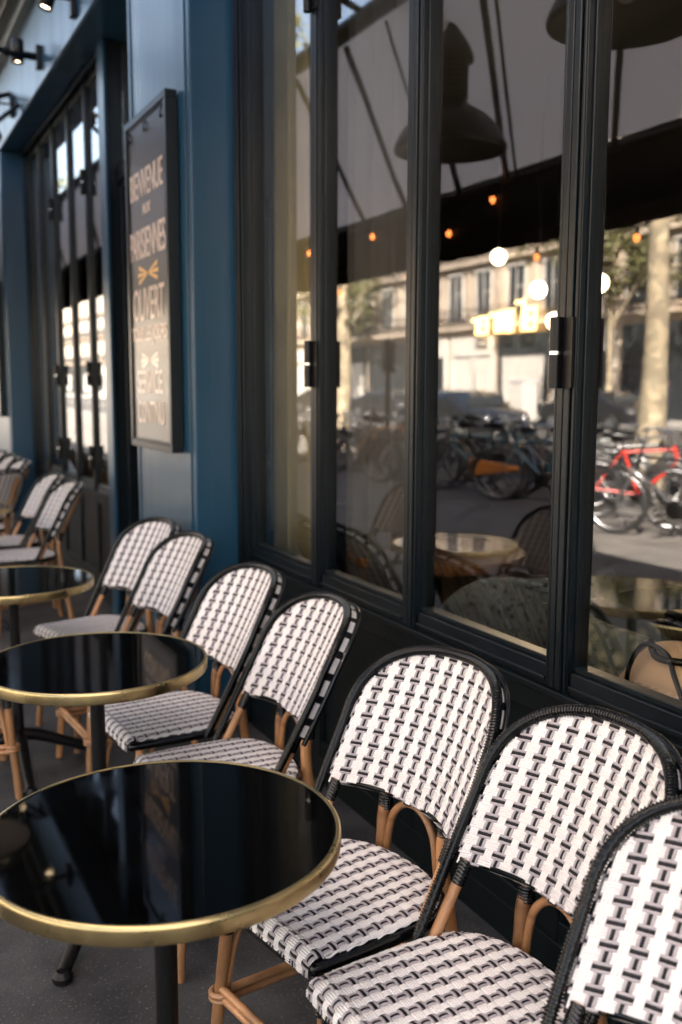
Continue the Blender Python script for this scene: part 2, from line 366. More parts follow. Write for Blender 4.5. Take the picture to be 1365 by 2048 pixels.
RISER_TOP, GZ0, GZ1 = .745, .815, 3.42
def bar(bm, y0, y1, z0, z1, x0=XW, x1=XW+.07): box(bm, x0, x1, y0, y1, z0, z1)
def leaf_window(y0, y1, hinge_at=None, stile=.036, name='window', rail=.055, gx=.028):
    """one folding leaf: profiled stiles and rails, glass, optional hinge"""
    bm = NB()
    # stiles with three profile steps
    for a, b, s in ((y0, y0+stile, 1), (y1-stile, y1, -1)):
        bar(bm, a, b, RISER_TOP, GZ1+.09, XW-.004, XW+.06)
        e0, e1 = (b, b+.006) if s > 0 else (a-.006, a)
        bar(bm, e0+.0003, e1, RISER_TOP+rail, GZ1, XW+min(.014, gx-.006), XW+.056)
        m0 = (a+.0006) if s > 0 else (b-.0206); bar(bm, m0, m0+.020, RISER_TOP+.004, GZ1+.08, XW-.013, XW-.0045)
        m0 = (b-.010) if s > 0 else (a+.001); bar(bm, m0, m0+.009, RISER_TOP+.004, GZ1+.08, XW-.009, XW-.0045)
    bar(bm, y0+stile+.0065, y1-stile-.0105, RISER_TOP, RISER_TOP+rail, XW-.0015, XW+.058)
    bar(bm, y0+stile+.0065, y1-stile-.0105, RISER_TOP+rail+.0003, RISER_TOP+rail+.014, XW+.010, XW+.050)
    bar(bm, y0+stile+.0065, y1-stile-.0105, RISER_TOP+.012, RISER_TOP+.024, XW-.010, XW-.002)
    bar(bm, y0+stile+.0065, y1-stile-.0105, GZ1, GZ1+.09, XW-.0015, XW+.058)
    f = obj(name, bm, M['frame'], cafe, bevel=.0022)
    bm = NB(); X0, X1 = XW+gx, XW+gx+.006; a, b = y0+stile+.004, y1-stile-.004
    box(bm, X0, X1, a, b, RISER_TOP+rail+.002, GZ1+.004, 1)
    sk_ = random.uniform(-.0005, .0005); sz_ = random.uniform(-.0012, .0012)
    bm.faces.ensure_lookup_table()
    for fc in bm.faces:
        if abs(fc.calc_center_median().x - X0) < 1e-5: fc.material_index = 0
    for v in bm.verts: v.co.x += sk_*(1 if v.co.y > (a+b)/2 else -1) + sz_*(1 if v.co.z > 2 else -1)
    obj('pane', bm, [M['glass'], M['glass_back']], f)
    if hinge_at:
        for zc in (1.557, 2.83, .98) if hinge_at[1] else (1.557, 2.83):
            bm = NB(); yh = hinge_at[0]
            lathe(bm, [(.0135, -.082), (.0135, -.0045)], (XW-.030, yh+.012, zc), 18, 0)
            lathe(bm, [(.0135, .0045), (.0135, .082)], (XW-.030, yh+.012, zc), 18, 0)
            lathe(bm, [(.0138, -.0042), (.0138, .0042)], (XW-.030, yh+.012, zc), 18, 1)
            box(bm, XW-.030, XW-.0125, yh+.002, yh+.010, zc-.082, zc+.082, 0)
            box(bm, XW-.0190, XW-.0122, yh-.034, yh+.001, zc-.080, zc+.080, 0)
            obj('hinge', bm, [M['black'], M['steel']], f)
    return f
# right-hand bay (seen closest): leaf edges along y
near = [(-1.30, -.63), (-.628, .05), (.052, .72), (.722, 1.095), (1.097, 1.774), (1.776, 2.467), (2.469, 3.134), (3.136, 3.806)]
HG = {4: (1.775, False), 6: (3.135, False), 2: (.721, False)}
for i, (a, b) in enumerate(near):
    leaf_window(a, b, HG.get(i))
def surround(y0, y1):
    bm = NB()
    bar(bm, y0, y1, GZ1+.092, 3.509, XW-.02, XW+.09)
    bar(bm, y0, y1, GZ1+.100, GZ1+.125, XW-.034, XW-.0205)
    bar(bm, y0, y1, 3.47, 3.505, XW-.04, XW-.0205)
    obj('window_head', bm, M['frame'], cafe, bevel=.003)
surround(-1.3, 3.883); surround(6.092, 9.098)
for y0, y1 in ((3.808, 3.883), (8.99, 9.098)):
    bm = NB(); bar(bm, y0, y1, .02, GZ1+.090, XW-.02, XW+.08)
    bar(bm, y0+.02, y0+.032, .1, GZ1+.08, XW-.030, XW-.0205); bar(bm, y0+.048, y0+.062, .1, GZ1+.08, XW-.030, XW-.0205)
    obj('window_jamb', bm, M['frame'], cafe, bevel=.003)
left = [(6.094, 6.70), (6.702, 7.27), (7.272, 7.85), (7.852, 8.42), (8.422, 8.988)]
for i, (a, b) in enumerate(left): leaf_window(a, b, {1: (6.703, True), 3: (7.853, True)}.get(i), stile=.034, gx=.010)
def riser(y0, y1, cuts):
    bm = NB(); box(bm, XW+.012, XW+.08, y0, y1, 0, RISER_TOP-.018)
    box(bm, XW-.018, XW+.075, y0, y1, RISER_TOP-.0178, RISER_TOP-.0005)
    box(bm, XW-.006, XW+.0115, y0, y1, .0, .10)
    ys = [y0]+cuts+[y1]
    for c in ys:
        a, b = max(y0, c-.035), min(y1, c+.035)
        box(bm, XW-.004, XW+.0115, a, b, .1003, RISER_TOP-.0185)
    for p, q in zip(ys, ys[1:]):
        a, b = p+.0353, q-.0353
        box(bm, XW-.003, XW+.0115, a, b, RISER_TOP-.08, RISER_TOP-.0185)
        box(bm, XW-.003, XW+.0115, a, b, .1003, .16)
        for s in ((a, a+.012), (b-.012, b)): box(bm, XW+.002, XW+.0115, s[0], s[1], .161, RISER_TOP-.081)
    return obj('stallriser', bm, M['riser'], cafe, bevel=.0025)
riser(-1.3, 3.781, [-.63, .05, .72, 1.096, 1.775, 2.468, 3.135]); riser(6.092, 8.989, [6.7, 7.27, 7.85, 8.42])
# doorway
bm = NB(); bar(bm, 4.812, 5.928, 2.70, 2.79, XW+.01, XW+.09); bar(bm, 4.812, 5.928, 2.665, 2.698, XW+.03, XW+.07)
bar(bm, 4.812, 4.86, 0, 2.698, XW+.02, XW+.08); bar(bm, 5.88, 5.928, 0, 2.664, XW+.02, XW+.08)
dr = obj('door_frame', bm, M['frame'], cafe, bevel=.003)
bm = NB(); box(bm, XW+.045, XW+.051, 4.812, 5.928, 2.791, 3.509); obj('transom_pane', bm, [M['glass']], dr)
bm = NB()
mx = Matrix.Translation((XW+.1, 5.87, 0)) @ Matrix.Rotation(R(-8), 4, 'Z')
box(bm, 0, .92, -.04, 0, .01, .55, 0, mx)
box(bm, 0, .09, -.04, 0, .5503, 2.64, 0, mx); box(bm, .83, .92, -.04, 0, .5503, 2.64, 0, mx); box(bm, .0903, .8297, -.04, 0, 2.52, 2.64, 0, mx)
box(bm, .0903, .8297, -.022, -.018, .5503, 2.5197, 1, mx)
obj('door', bm, [M['frame'], M['glass']], cafe, bevel=.002)
# lining wall behind near end and interior shell
bm = NB(); box(bm, 1.52, 1.75, -8, -1.302, 0, 3.51); obj('end_wall', bm, M['blue'], cafe)
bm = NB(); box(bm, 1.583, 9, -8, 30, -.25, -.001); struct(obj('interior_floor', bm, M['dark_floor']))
bm = NB()
box(bm, 8.0, 8.2, -8, 30, 0, 3.5); box(bm, 1.76, 8, -8.2, -8, 0, 3.5); box(bm, 1.76, 8, 30, 30.2, 0, 3.5)
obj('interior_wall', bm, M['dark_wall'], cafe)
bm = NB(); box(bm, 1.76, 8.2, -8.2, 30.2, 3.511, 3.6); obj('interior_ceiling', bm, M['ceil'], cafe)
bm = NB(); box(bm, 1.63, 1.75, 10.11, 30, 0, 3.51); obj('end_wall', bm, M['blue'], cafe)
for y0 in (10.103, 12.4):
    leaf_window(y0, y0+1.0); leaf_window(y0+1.002, y0+2.1)

# ------------------------------------------------------------------ sign boards
def text_mesh(txt, h, wd, font=None):
    cu = bpy.data.curves.new('t', 'FONT'); cu.body = txt; cu.size = 1; cu.extrude = .02; cu.align_x = 'CENTER'; cu.offset = .003
    o = bpy.data.objects.new('t', cu); COL.objects.link(o); bpy.context.view_layer.update()
    dg = bpy.context.evaluated_depsgraph_get(); me = bpy.data.meshes.new_from_object(o.evaluated_get(dg))
    bpy.data.objects.remove(o); bpy.data.curves.remove(cu)
    xs = [v.co.x for v in me.vertices]; ys = [v.co.y for v in me.vertices]; zs = [v.co.z for v in me.vertices]
    cx = (min(xs)+max(xs))/2; sx = wd/(max(xs)-min(xs)); sy = h/(max(ys)-min(ys)); my = min(ys); mz = min(zs)
    for v in me.vertices:
        v.co = Vector(((v.co.x-cx)*sx, (v.co.y-my)*sy, (v.co.z-mz)*.05))
    return me
def sign_board(label, y0, y1, z0, z1, with_text=True):
    t = thing('sign_board', label, 'sign', (XP, (y0+y1)/2, z0))
    W = y1-y0; H = z1-z0; X0, X1 = -.058, -.0062
    bm = NB(); f = .032
    box(bm, X0, X1, -W/2, W/2, 0, f); box(bm, X0, X1, -W/2, W/2, H-f, H)
    box(bm, X0, X1, -W/2, -W/2+f, f+.0003, H-f-.0003); box(bm, X0, X1, W/2-f, W/2, f+.0003, H-f-.0003)
    g = .012
    for a in ((-W/2+f+.0003, -W/2+f+g, f+.0003, H-f-.0003), (W/2-f-g, W/2-f-.0003, f+.0003, H-f-.0003),
              (-W/2+f+g+.0003, W/2-f-g-.0003, f+.0003, f+g), (-W/2+f+g+.0003, W/2-f-g-.0003, H-f-g, H-f-.0003)):
        box(bm, X0+.006, -.0482, *a)
    obj('frame', bm, M['frame'], t, bevel=.004)
    bm = NB(); box(bm, -.048, -.0075, -W/2+f+.001, W/2-f-.001, f+.001, H-f-.001); b = obj('panel', bm, M['board'], t)
    if with_text:
        # (text, bottom z fraction, height, width, material)
        rows = [('BIENVENUE', 1.115, .120, .52, 'letter'), ('AUX', 1.035, .048, .13, 'letter'), ('PARISIENNES', .845, .135, .57, 'letter'),
                ('OUVERT', .565, .150, .50, 'letter'), ('TOUS LES JOURS', .455, .085, .56, 'letter'),
                ('SERVICE', .235, .105, .40, 'letter'), ('CONTINU', .075+.02, .105, .42, 'letter')]
        for txt, zb, h, wd, mm in rows:
            me = text_mesh(txt, h, wd); me.materials.append(M[mm])
            o = bpy.data.objects.new('lettering', me); COL.objects.link(o); o.parent = b
            o.matrix_local = Matrix.Translation((-.0485, .012, zb*H/1.50+.02)) @ Matrix.Rotation(-PI/2, 4, 'Z') @ Matrix.Rotation(PI/2, 4, 'X')
        for zc, mm, s in ((.775, 'gold', 1.), (.385, 'letter', .85)):
            bm = NB()
            for k, a in enumerate((-13, 0, 13, 167, 180, 193)):
                mx = Matrix.Translation((-.0492, 0.01, zc*H/1.50+.02)) @ Matrix.Rotation(R(a), 4, 'X')
                q = [(.022*s, -.004), (.16*s if abs(a) in (0, 180) else .15*s, -.0105), (.165*s if abs(a) in (0, 180) else .155*s, 0), (.16*s if abs(a) in (0, 180) else .15*s, .0105), (.022*s, .004)]
                v = [bm.verts.new(mx @ Vector((0, y, z))) for y, z in q]; v2 = [bm.verts.new(mx @ Vector((.001, y, z))) for y, z in q]
                bm.faces.new(v); bm.faces.new(v2[::-1])
                for i in range(5): bm.faces.new((v[i], v[(i+1) % 5], v2[(i+1) % 5], v2[i]))
            lathe(bm, [(.009, -.0005), (.009, .001)], (-.0492, 0.01, zc*H/1.50+.02), 12, 0, Matrix.Rotation(PI/2, 4, 'Y'))
            obj('emblem', bm, M[mm], b)
        for yy in (-W/2+.075, 0, W/2-.075):
            bm = NB(); tube(bm, smooth_path([(-.050, yy, H-.05), (-.056, yy, H-.075), (-.054, yy+.012, H-.095), (-.050, yy+.02, H-.08)], 4), .0035, 6)
            obj('hook', bm, M['black'], b)
    return t
sign_board('tall black framed menu board on the blue pillar beside the doorway', 4.03, 4.70, 1.187, 2.70)
sign_board('black framed board on the farthest visible blue pillar, cut by the picture edge', 9.35, 10.0, 1.187, 2.42, False)

# ------------------------------------------------------------------ fascia spotlights and barn lamps
def spotlight(y, z, aim, label):
    t = thing('spotlight', label, 'spotlight', (XP, y, z), 0, 'spotlights on the blue fascia')
    bm = NB(); box(bm, -.035, -.0005, -.035, .035, -.075, .075); obj('bracket', bm, M['black'], t, bevel=.004)
    bm = NB(); tube(bm, [(-.035, 0, .02), (-.11, 0, .02)], .008); obj('arm', bm, M['black'], t)
    mx = Matrix.Translation((-.15, 0, .02)) @ Matrix.Rotation(R(aim), 4, 'Y')
    bm = NB(); lathe(bm, [(.001, .075), (.036, .075), (.040, .068), (.040, -.075), (.035, -.075), (.034, -.05)], (0, 0, 0), 24, 0, mx)
    bmesh.ops.delete(bm, geom=[f for f in bm.faces if len(f.verts) > 4 and (mx.inverted() @ f.calc_center_median()).z < 0], context='FACES')
    h = obj('lamp_head', bm, M['black'], t, recalc=False)
    bm = NB(); lathe(bm, [(.033, -.058), (.033, -.052)], (0, 0, 0), 20, 0, mx); obj('lens', bm, M['spotlens'], h)
    l = bpy.data.lights.new('spot', 'SPOT'); l.energy = .9; l.color = (1, .78, .52); l.spot_size = R(80); l.spot_blend = .6; l.shadow_soft_size = .03
    o = bpy.data.objects.new('lamp_light', l); COL.objects.link(o); o.parent = t; o.matrix_local = mx @ Matrix.Translation((0, 0, -.085))
    return t
spotlight(5.92, 3.66, 18, 'black cylinder spotlight on the fascia above the doorway, at the top edge')
spotlight(7.05, 3.69, 2, 'black cylinder spotlight second along the blue fascia')
spotlight(8.25, 3.66, 10, 'black cylinder spotlight just beyond the white-lined barn lamp')
spotlight(4.0, 3.66, 10, 'black cylinder spotlight on the fascia over the menu board pillar')
spotlight(2.4, 3.66, 10, 'black cylinder spotlight on the fascia over the nearest windows')

def barn_lamp(loc, r, label, arm=None, group=None, inner='lampwhite'):
    t = thing('barn_lamp', label, 'lamp', loc, 0, group)
    k = r/.32
    pr = [(.32, 0), (.325, .015), (.312, .05), (.285, .10), (.245, .15), (.195, .192), (.14, .222), (.10, .245), (.086, .275)]
    bm = NB(); o = [(a*k, b*k) for a, b in pr]; i = [((a-.007)*k, b*k-.003) for a, b in pr]
    lathe(bm, o, (0, 0, 0), 48, 0); lathe(bm, i, (0, 0, 0), 48, 1)
    bmesh.ops.delete(bm, geom=[f for f in bm.faces if len(f.verts) > 4], context='FACES')
    obj('shade', bm, [M['black'], M[inner]], t)
    bm = NB(); pr2 = [(.084, .26)]
    for q in range(7): pr2 += [(.085, .275+q*.026), (.098, .282+q*.026), (.098, .29+q*.026), (.085, .297+q*.026)]
    pr2 += [(.085, .46), (.125, .475), (.125, .50), (.10, .56), (.06, .62), (.03, .66), (.02, .70)]
    lathe(bm, [(a*k, b*k) for a, b in pr2], (0, 0, 0), 28, 0); obj('neck', bm, M['black'], t)
    bm = NB(); ball(bm, (0, 0, .13*k), .05*k, 0, 8); obj('bulb', bm, M['lampwhite'], t)
    if arm: 
        bm = NB(); tube(bm, smooth_path(arm, 8), .018, 10)
        for p in arm[1:-1]: ball(bm, p, .03, 0, 6)
        obj('arm', bm, M['black'], t)
    return t
barn_lamp((.59, 6.35, 2.95), .32, 'black barn lamp with white inside, cut by the left picture edge',
          [(.0, 0, .70), (.05, .05, .74), (.2, .3, .70), (.45, .55, .70), (.698, .72, .74)])
barn_lamp((.10, 4.50, 2.73), .305, 'black ribbed-neck barn lamp mirrored whole in the third pane', [(0, 0, .66), (0, 0, .72), (.15, .1, .76), (.5, .3, .9), (1.188, .55, 1.05)], 'barn lamps hung under the awning', 'lampwhite_shaded')
barn_lamp((.10, 3.20, 2.97), .32, 'black barn lamp mirrored at the top right above a jointed arm', [(0, 0, .3), (.18, -.18, .1), (.35, -.45, .0), (.7, -.95, .05), (1.188, -1.6, .45)], 'barn lamps hung under the awning', 'lampwhite_shaded')

# ------------------------------------------------------------------ awning
aw = thing('awning', 'cream cloth terrace awning with dark scalloped valance over the tables', 'awning', (0, 0, 0))
Y0, Y1 = -4., 16.
bm = NB(); n = 60
def azc(x): return 3.45 - .4222*(.35-x)
rows = []
for i in range(n+1):
    y = Y0+(Y1-Y0)*i/n; rows.append([])
    for j in range(9):
        x = .35-1.35*j/8; sag = -.035*math.sin(PI*j/8)*(.6+.4*math.sin(y*5.2))
        rows[-1].append(bm.verts.new((x, y, azc(x)+.03+sag)))
for a, b in zip(rows, rows[1:]):
    for j in range(8):
        f = bm.faces.new((a[j], a[j+1], b[j+1], b[j])); f.smooth = True
o = obj('canopy', bm, M['awning'], aw)
bm = NB(); top = []; bot = []; N = 560
for i in range(N+1):
    y = Y0+(Y1-Y0)*i/N; xx = -1.0+.012*math.sin(y*4.)+.006*math.sin(y*11)
    sc = abs(math.sin(PI*y/.26)); top.append(bm.verts.new((xx, y, azc(-1.0)+.03))); bot.append(bm.verts.new((xx-.01*math.sin(y*9), y, 2.405-.010*sc)))
for i in range(N): bm.faces.new((top[i], top[i+1], bot[i+1], bot[i])).smooth = True
o = obj('valance', bm, M['valance'], aw); s_ = o.modifiers.new('s', 'SOLIDIFY'); s_.thickness = .004
bm = NB(); tube(bm, [(-.985, Y0, 2.855), (-.985, Y1, 2.855)], .022, 10); obj('front_bar', bm, M['black'], aw)
bm = NB(); tube(bm, [(.40, Y0, 3.50), (.40, Y1, 3.50)], .055, 14); obj('roller', bm, M['cornice'], aw)
for y0, r in ((-1.9, .013), (-.6, .013), (.6, .013), (1.6, .013), (2.28, .013), (2.90, .018), (3.80, .010), (3.90, .020), (4.48, .022), (4.76, .010), (5.23, .020), (5.92, .019), (7.3, .014), (8.6, .014), (10, .014), (11.5, .014), (13, .014)):
    bm = NB(); tube(bm, [(.36, y0, 3.43), (-.97, y0+1.52, 2.86)], r, 8); obj('arm', bm, M['black'], aw)
for y0 in (-2, 1.5, 4.9, 8.4, 12):
    bm = NB(); tube(bm, [(.40, y0, 3.50), (1.288, y0, 3.80)], .02, 8); obj('wall_bracket', bm, M['black'], aw)
aw2 = thing('awning', 'second cream awning with dark valance, less extended, above the far windows', 'awning', (0, 0, 0))
Y2, Y3 = 7.7, 34.
bm = NB(); rows = []
for i in range(81):
    y = Y2+(Y3-Y2)*i/80; rows.append([bm.verts.new((.98-.36*j/5, y, 3.34-.44*j/5-.02*math.sin(PI*j/5))) for j in range(6)])
for a, b in zip(rows, rows[1:]):
    for j in range(5): bm.faces.new((a[j], a[j+1], b[j+1], b[j])).smooth = True
o = obj('canopy', bm, M['awning'], aw2)
bm = NB(); prev = None
for i in range(701):
    y = Y2+(Y3-Y2)*i/700; xx = .62+.012*math.sin(y*4.); c = (bm.verts.new((xx, y, 2.90)), bm.verts.new((xx-.01*math.sin(y*9), y, 2.415-.01*abs(math.sin(PI*y/.26)))))
    if prev: bm.faces.new((prev[0], c[0], c[1], prev[1])).smooth = True
    prev = c
o = obj('valance', bm, M['valance'], aw2); s_ = o.modifiers.new('s', 'SOLIDIFY'); s_.thickness = .004
bm = NB(); tube(bm, [(.64, Y2, 2.88), (.64, Y3, 2.88)], .02, 8); obj('front_bar', bm, M['black'], aw2)
bm = NB(); tube(bm, [(1.0, Y2, 3.37), (1.0, Y3, 3.37)], .04, 12); obj('roller', bm, M['cornice'], aw2)
for y0 in (8.0, 12., 18., 26.):
    bm = NB(); tube(bm, [(1.0, y0, 3.37), (1.288, y0, 3.62)], .018, 8); obj('wall_bracket', bm, M['black'], aw2)
for y0 in (7.9, 9.2, 11, 12.6, 14.2, 16, 18, 20, 23, 26, 30):
    bm = NB(); tube(bm, [(.98, y0, 3.33), (.65, y0+1.0, 2.89)], .014, 8); obj('arm', bm, M['black'], aw2)
# string lights
sg = thing('string_lights', 'festoon cable with small amber bulbs swagged along the awning valance', 'string lights', (-.955, 0, 0))
pts = []; bulbs = []
ys = [3.3, 4.18, 5.07-.45, 5.07, 5.56, 6.1, 6.7, 7.28, 7.9, 8.5, 9.1]
zs = [2.78, 2.37, 2.79, 2.36, 2.80, 2.65, 2.40, 2.79, 2.38, 2.79, 2.4]
path = smooth_path([(0, y, z) for y, z in zip(ys, zs)], 10)
bm = NB(); tube(bm, path, .004, 6); cb = obj('cable', bm, M['black'], sg)
for y, z in list(zip(ys, zs))[1:10]:
    bm = NB(); tube(bm, [(0, y, z), (0, y, z-.035)], .011, 8); sk = obj('socket', bm, M['black'], sg)
    bm = NB(); ball(bm, (0, y, z-.058), .020, 0, 7, 1.25); obj('bulb', bm, M['bulb'], sk)

# ------------------------------------------------------------------ woven surfaces
def weave(bm, P, As, Bs, inside, pa, pb, a_cols, b_rows, h=.0017, fine=5, thick=.0011):
    """plain weave of banded strands. As/Bs: (lo, hi) range; P(a,b,off)->Vector; a_cols: band centres along a (index parity: even = white)"""
    def strand(dirn, c, wd, mi, cross, parity, lo, hi):
        cc = [x for x in cross]
        st = (cc[1]-cc[0])/fine; t = lo; samp = []
        while t <= hi+1e-9:
            samp.append(t); t += st
        prev = None
        for t in samp:
            ok = inside(c, t) if dirn == 'b' else inside(t, c)
            if not ok: prev = None; continue
            # height from over/under sign at neighbours
            k = (t-cc[0])/(cc[1]-cc[0]); k0 = math.floor(k); fr = k-k0
            s0 = 1 if (int(k0)+parity) % 2 == 0 else -1; s1 = -s0
            g = fr*fr*(3-2*fr); g = g*g*(3-2*g); hh = h*(s0*(1-g)+s1*g)
            ring = []
            for e, up in ((-.5, -thick*.8), (-.36, thick*.45), (0, thick), (.36, thick*.45), (.5, -thick*.8)):
                if dirn == 'b': p = P(c+e*wd, t, hh+up)
                else: p = P(t, c+e*wd, hh+up)
                ring.append(bm.verts.new(p))
            if prev:
                for i in range(4):
                    f = bm.faces.new((prev[i], prev[i+1], ring[i+1], ring[i])); f.material_index = mi; f.smooth = True
            prev = ring
    pc = a_cols[1]-a_cols[0]; pr = b_rows[1]-b_rows[0]
    for i, c in enumerate(a_cols):
        if i % 2 == 0:
            k = 3; ww = pc*.74/k
            for q in range(k): strand('b', c+(q-(k-1)/2)*ww, ww*1.0, 0, b_rows, 1, *Bs)      # white col over odd (grey) rows
        else:
            tw = pc*.74
            for off, fr_, mi in ((-.335, .33, 1), (0, .36, 2), (.335, .33, 1)): strand('b', c+off*tw, tw*fr_, mi, b_rows, 0, *Bs)   # grey col over even (white) rows
    for j, c in enumerate(b_rows):
        if j % 2 == 0:
            k = 4; ww = pr*1.10/k
            for q in range(k): strand('a', c+(q-(k-1)/2)*ww, ww*1.0, 0, a_cols, 0, *As)      # white row over even (white) cols
        else:
            tw = pr*.97
            for off, fr_, mi in ((-.35, .33, 1), (0, .33, 2), (.35, .33, 1)): strand('a', c+off*tw, tw*fr_, mi, a_cols, 1, *As)   # grey row over odd (grey) cols

W_, W0_, ZS, HT, LEAN, CUR, EA, EB = .209, .198, .708, .88, .526, .071, .753, .644
Z0 = .44
def hoop_pt(th):
    c = math.cos(th); v = W_*math.copysign(abs(c)**EA, c); z = ZS+(HT-ZS)*math.sin(th)**EB if math.sin(th) > 1e-6 else ZS
    return back_u(v, z), v, z
def back_u(v, z): return LEAN*(z-Z0)+CUR*(1-min(1, abs(v)/W_)**2)
def hoop_path(off=0., zlow=.43, n=40):
    pts = []
    for k in range(10):
        z = zlow+(ZS-zlow)*k/10; v = W0_+(W_-W0_)*math.sin(max(0, (z-Z0)/(ZS-Z0))*PI/2); pts.append((LEAN*(z-Z0), v, z))
    for k in range(n+1): pts.append(hoop_pt(PI*k/n))
    for k in range(9, -1, -1):
        z = zlow+(ZS-zlow)*k/10; v = W0_+(W_-W0_)*math.sin(max(0, (z-Z0)/(ZS-Z0))*PI/2); pts.append((LEAN*(z-Z0), -v, z))
    return [(u+off*.9, v, z-off*.35) for u, v, z in pts]
def resample(P, step):
    P = [Vector(p) for p in P]; out = [P[0].copy()]; acc = 0
    for a, b in zip(P, P[1:]):
        d = (b-a).length
        while acc+d >= step:
            t = (step-acc)/d; a = a.lerp(b, t); out.append(a.copy()); d = (b-a).length; acc = 0
        acc += d
    return out
def vmax(z):
    if z < ZS: return W0_+(W_-W0_)*math.sin(max(0, (z-Z0)/(ZS-Z0))*PI/2)
    s = ((z-ZS)/(HT-ZS))**(1/EB)
    return W_*max(0, 1-s*s)**(.5*EA) if s < 1 else 0
ZB = .585
def back_in(a, b):
    z = Z0+b; return (z >= ZB-.006*math.cos(a*30)) and z < HT-.002 and abs(a) < vmax(z)-.004
def back_P(sgn, dep):
    def P(a, b, off):
        z = Z0+b; u = back_u(a, z)
        du = -2*CUR*a/(W_*W_); nrm = Vector((-1, du, LEAN)).normalized()
        p = Vector((u, a, z)) - nrm*dep
        return p + nrm*off*sgn
    return P
def make_chair():
    t = thing('bistro_chair', 'x', 'chair', (0, 0, 0), 0, 'woven bistro chairs along the cafe front')
    # ---- backrest
    bm = NB(); pc, pr = .0192, .0145
    cols = [k*pc for k in range(-12, 13)]
    cols = [c+pc*0 for c in cols]; rows_ = [.585-Z0-.02+k*pr for k in range(0, 24)]
    weave(bm, back_P(1, 0), (-.235, .235), (.12, .445), back_in, pc, pr, cols, rows_, fine=5)
    bk = obj('backrest', bm, [M['white_strand'], M['grey_strand'], M['black_strand']], t, recalc=False)
    bm = NB(); weave(bm, back_P(-1, .026), (-.235, .235), (.12, .445), back_in, pc, pr, cols, rows_, fine=3)
    obj('rear_weave', bm, [M['white_strand'], M['grey_strand'], M['black_strand']], bk, recalc=False)
    # side strip of looped strands between the two hoops, and dark core
    bm = NB(); side = [p for p in resample(hoop_path(), .0105)]
    prev = None; P = back_P(1, 0)
    for k, p in enumerate(side):
        if p.z < ZB: prev = None; continue
        q = p + Vector((.027, 0, -.011)); ring = (bm.verts.new(p+Vector((.004, 0, 0))), bm.verts.new(q))
        if prev:
            f = bm.faces.new((prev[0], prev[1], ring[1], ring[0])); f.material_index = 1 if (k//2) % 3 == 0 else 0
        prev = ring
    nb = 30; g0 = []
    for i in range(nb+1):
        z = ZB+(HT-.004-ZB)*i/nb; vm = max(.001, vmax(z)-.003)
        g0.append([bm.verts.new(P(vm*(2*j/16-1), z-Z0, -.009)) for j in range(17)])
    for a, b in zip(g0, g0[1:]):
        for j in range(16): f = bm.faces.new((a[j], a[j+1], b[j+1], b[j])); f.material_index = 1
    g1 = [P(W0_*.97*(2*j/24-1), ZB-.004-Z0, .0) for j in range(25)]
    lo = [bm.verts.new(p+Vector((.000, 0, 0))) for p in g1]; lo2 = [bm.verts.new(p+Vector((.024, 0, -.012))) for p in g1]
    for j in range(24): f = bm.faces.new((lo[j], lo[j+1], lo2[j+1], lo2[j])); f.material_index = 0 if j % 3 else 1
    obj('edge_binding', bm, [M['white_strand'], M['black_strand']], bk, recalc=False)
    # ---- hoops
    def braided(path, r, step=.0015, amp=.12, n=12, jit=.015):
        bm = NB(); rs = resample(path, step)
        rad = [r*(1+amp*(1 if (k//2) % 2 else -1)*(1) + jit*math.sin(k*.61)) for k in range(len(rs))]
        tube(bm, rs, rad, n); return bm
    hp = hoop_path(0)
    obj('back_frame', braided([(u-.004, v*1.035, z+(.006 if z > ZS else 0)) for u, v, z in hp], .0102), M['braid'], t)
    bm = NB(); tube(bm, resample([(u+.030, v*1.02, z-.012+(.003 if z > ZS else 0)) for u, v, z in hp if z > .56], .006), .0066, 10)
    obj('rear_hoop', bm, M['braid'], t)
    # ---- natural side uprights inside the hoop
    for s in (-1, 1):
        pts = []
        for k in range(8):
            z = .445+.142*k/7; pts.append((LEAN*(z-Z0)+.020, s*(W0_-.010), z))
        bm = NB(); tube(bm, pts, .0115, 12); up_ = obj('upright', bm, M['rattan'], t)
        bm = NB()
        for k in range(7): 
            z = .546+.0062*k; c = (LEAN*(z-Z0)+.020, s*(W0_-.010), z)
            tube(bm, [(c[0]-.0016, c[1], c[2]-.0030), (c[0]-.0005, c[1], c[2]-.0012), (c[0]+.0005, c[1], c[2]+.0012), (c[0]+.0016, c[1], c[2]+.0030)], [.0128, .0142, .0142, .0128], 14)
        obj('binding', bm, M['braid'], up_)
    # ---- rear poles = rear legs
    for s in (-1, 1):
        pa = smooth_path([(.215, s*.165, 0), (.185, s*.135, .22), (.160, s*.102, .44), (.168, s*.095, .56), (.215, s*.095, .66), (.265, s*.09, .76), (.30, s*.085, .82)], 6)
        bm = NB(); tube(bm, pa, [.0145+.0006*math.sin(i*1.3) for i in range(len(pa))], 14); lg = obj('leg', bm, M['rattan'], t)
        bm = NB()
        for k in range(8):
            z = .535+.0062*k; cx_ = .166+max(0, z-.555)*.42
            tube(bm, [(cx_, s*.0955, z-.003), (cx_, s*.0955, z-.0012), (cx_, s*.0955, z+.0012), (cx_, s*.0955, z+.003)], [.0158, .0172, .0172, .0158], 14)
        obj('binding', bm, M['braid'], lg)
    bm = NB()
    arch = [(.158, -.083, .40), (.158, -.080, .46), (.160, -.066, .525), (.162, -.035, .562), (.163, 0, .572), (.162, .035, .562), (.160, .066, .525), (.158, .080, .46), (.158, .083, .40)]
    tube(bm, smooth_path(arch, 6), .0085, 12); obj('arch_brace', bm, M['rattan'], t)
    # ---- seat
    UF, UR, HW = -.222, .150, .192
    RR = .026
    def hw(u):
        if u > .0: return HW*max(0, 1-(u/UR)**2.6)**.5
        return HW-.012*min(1, (-u/.22))**2
    L1 = UR-UF   # flat length
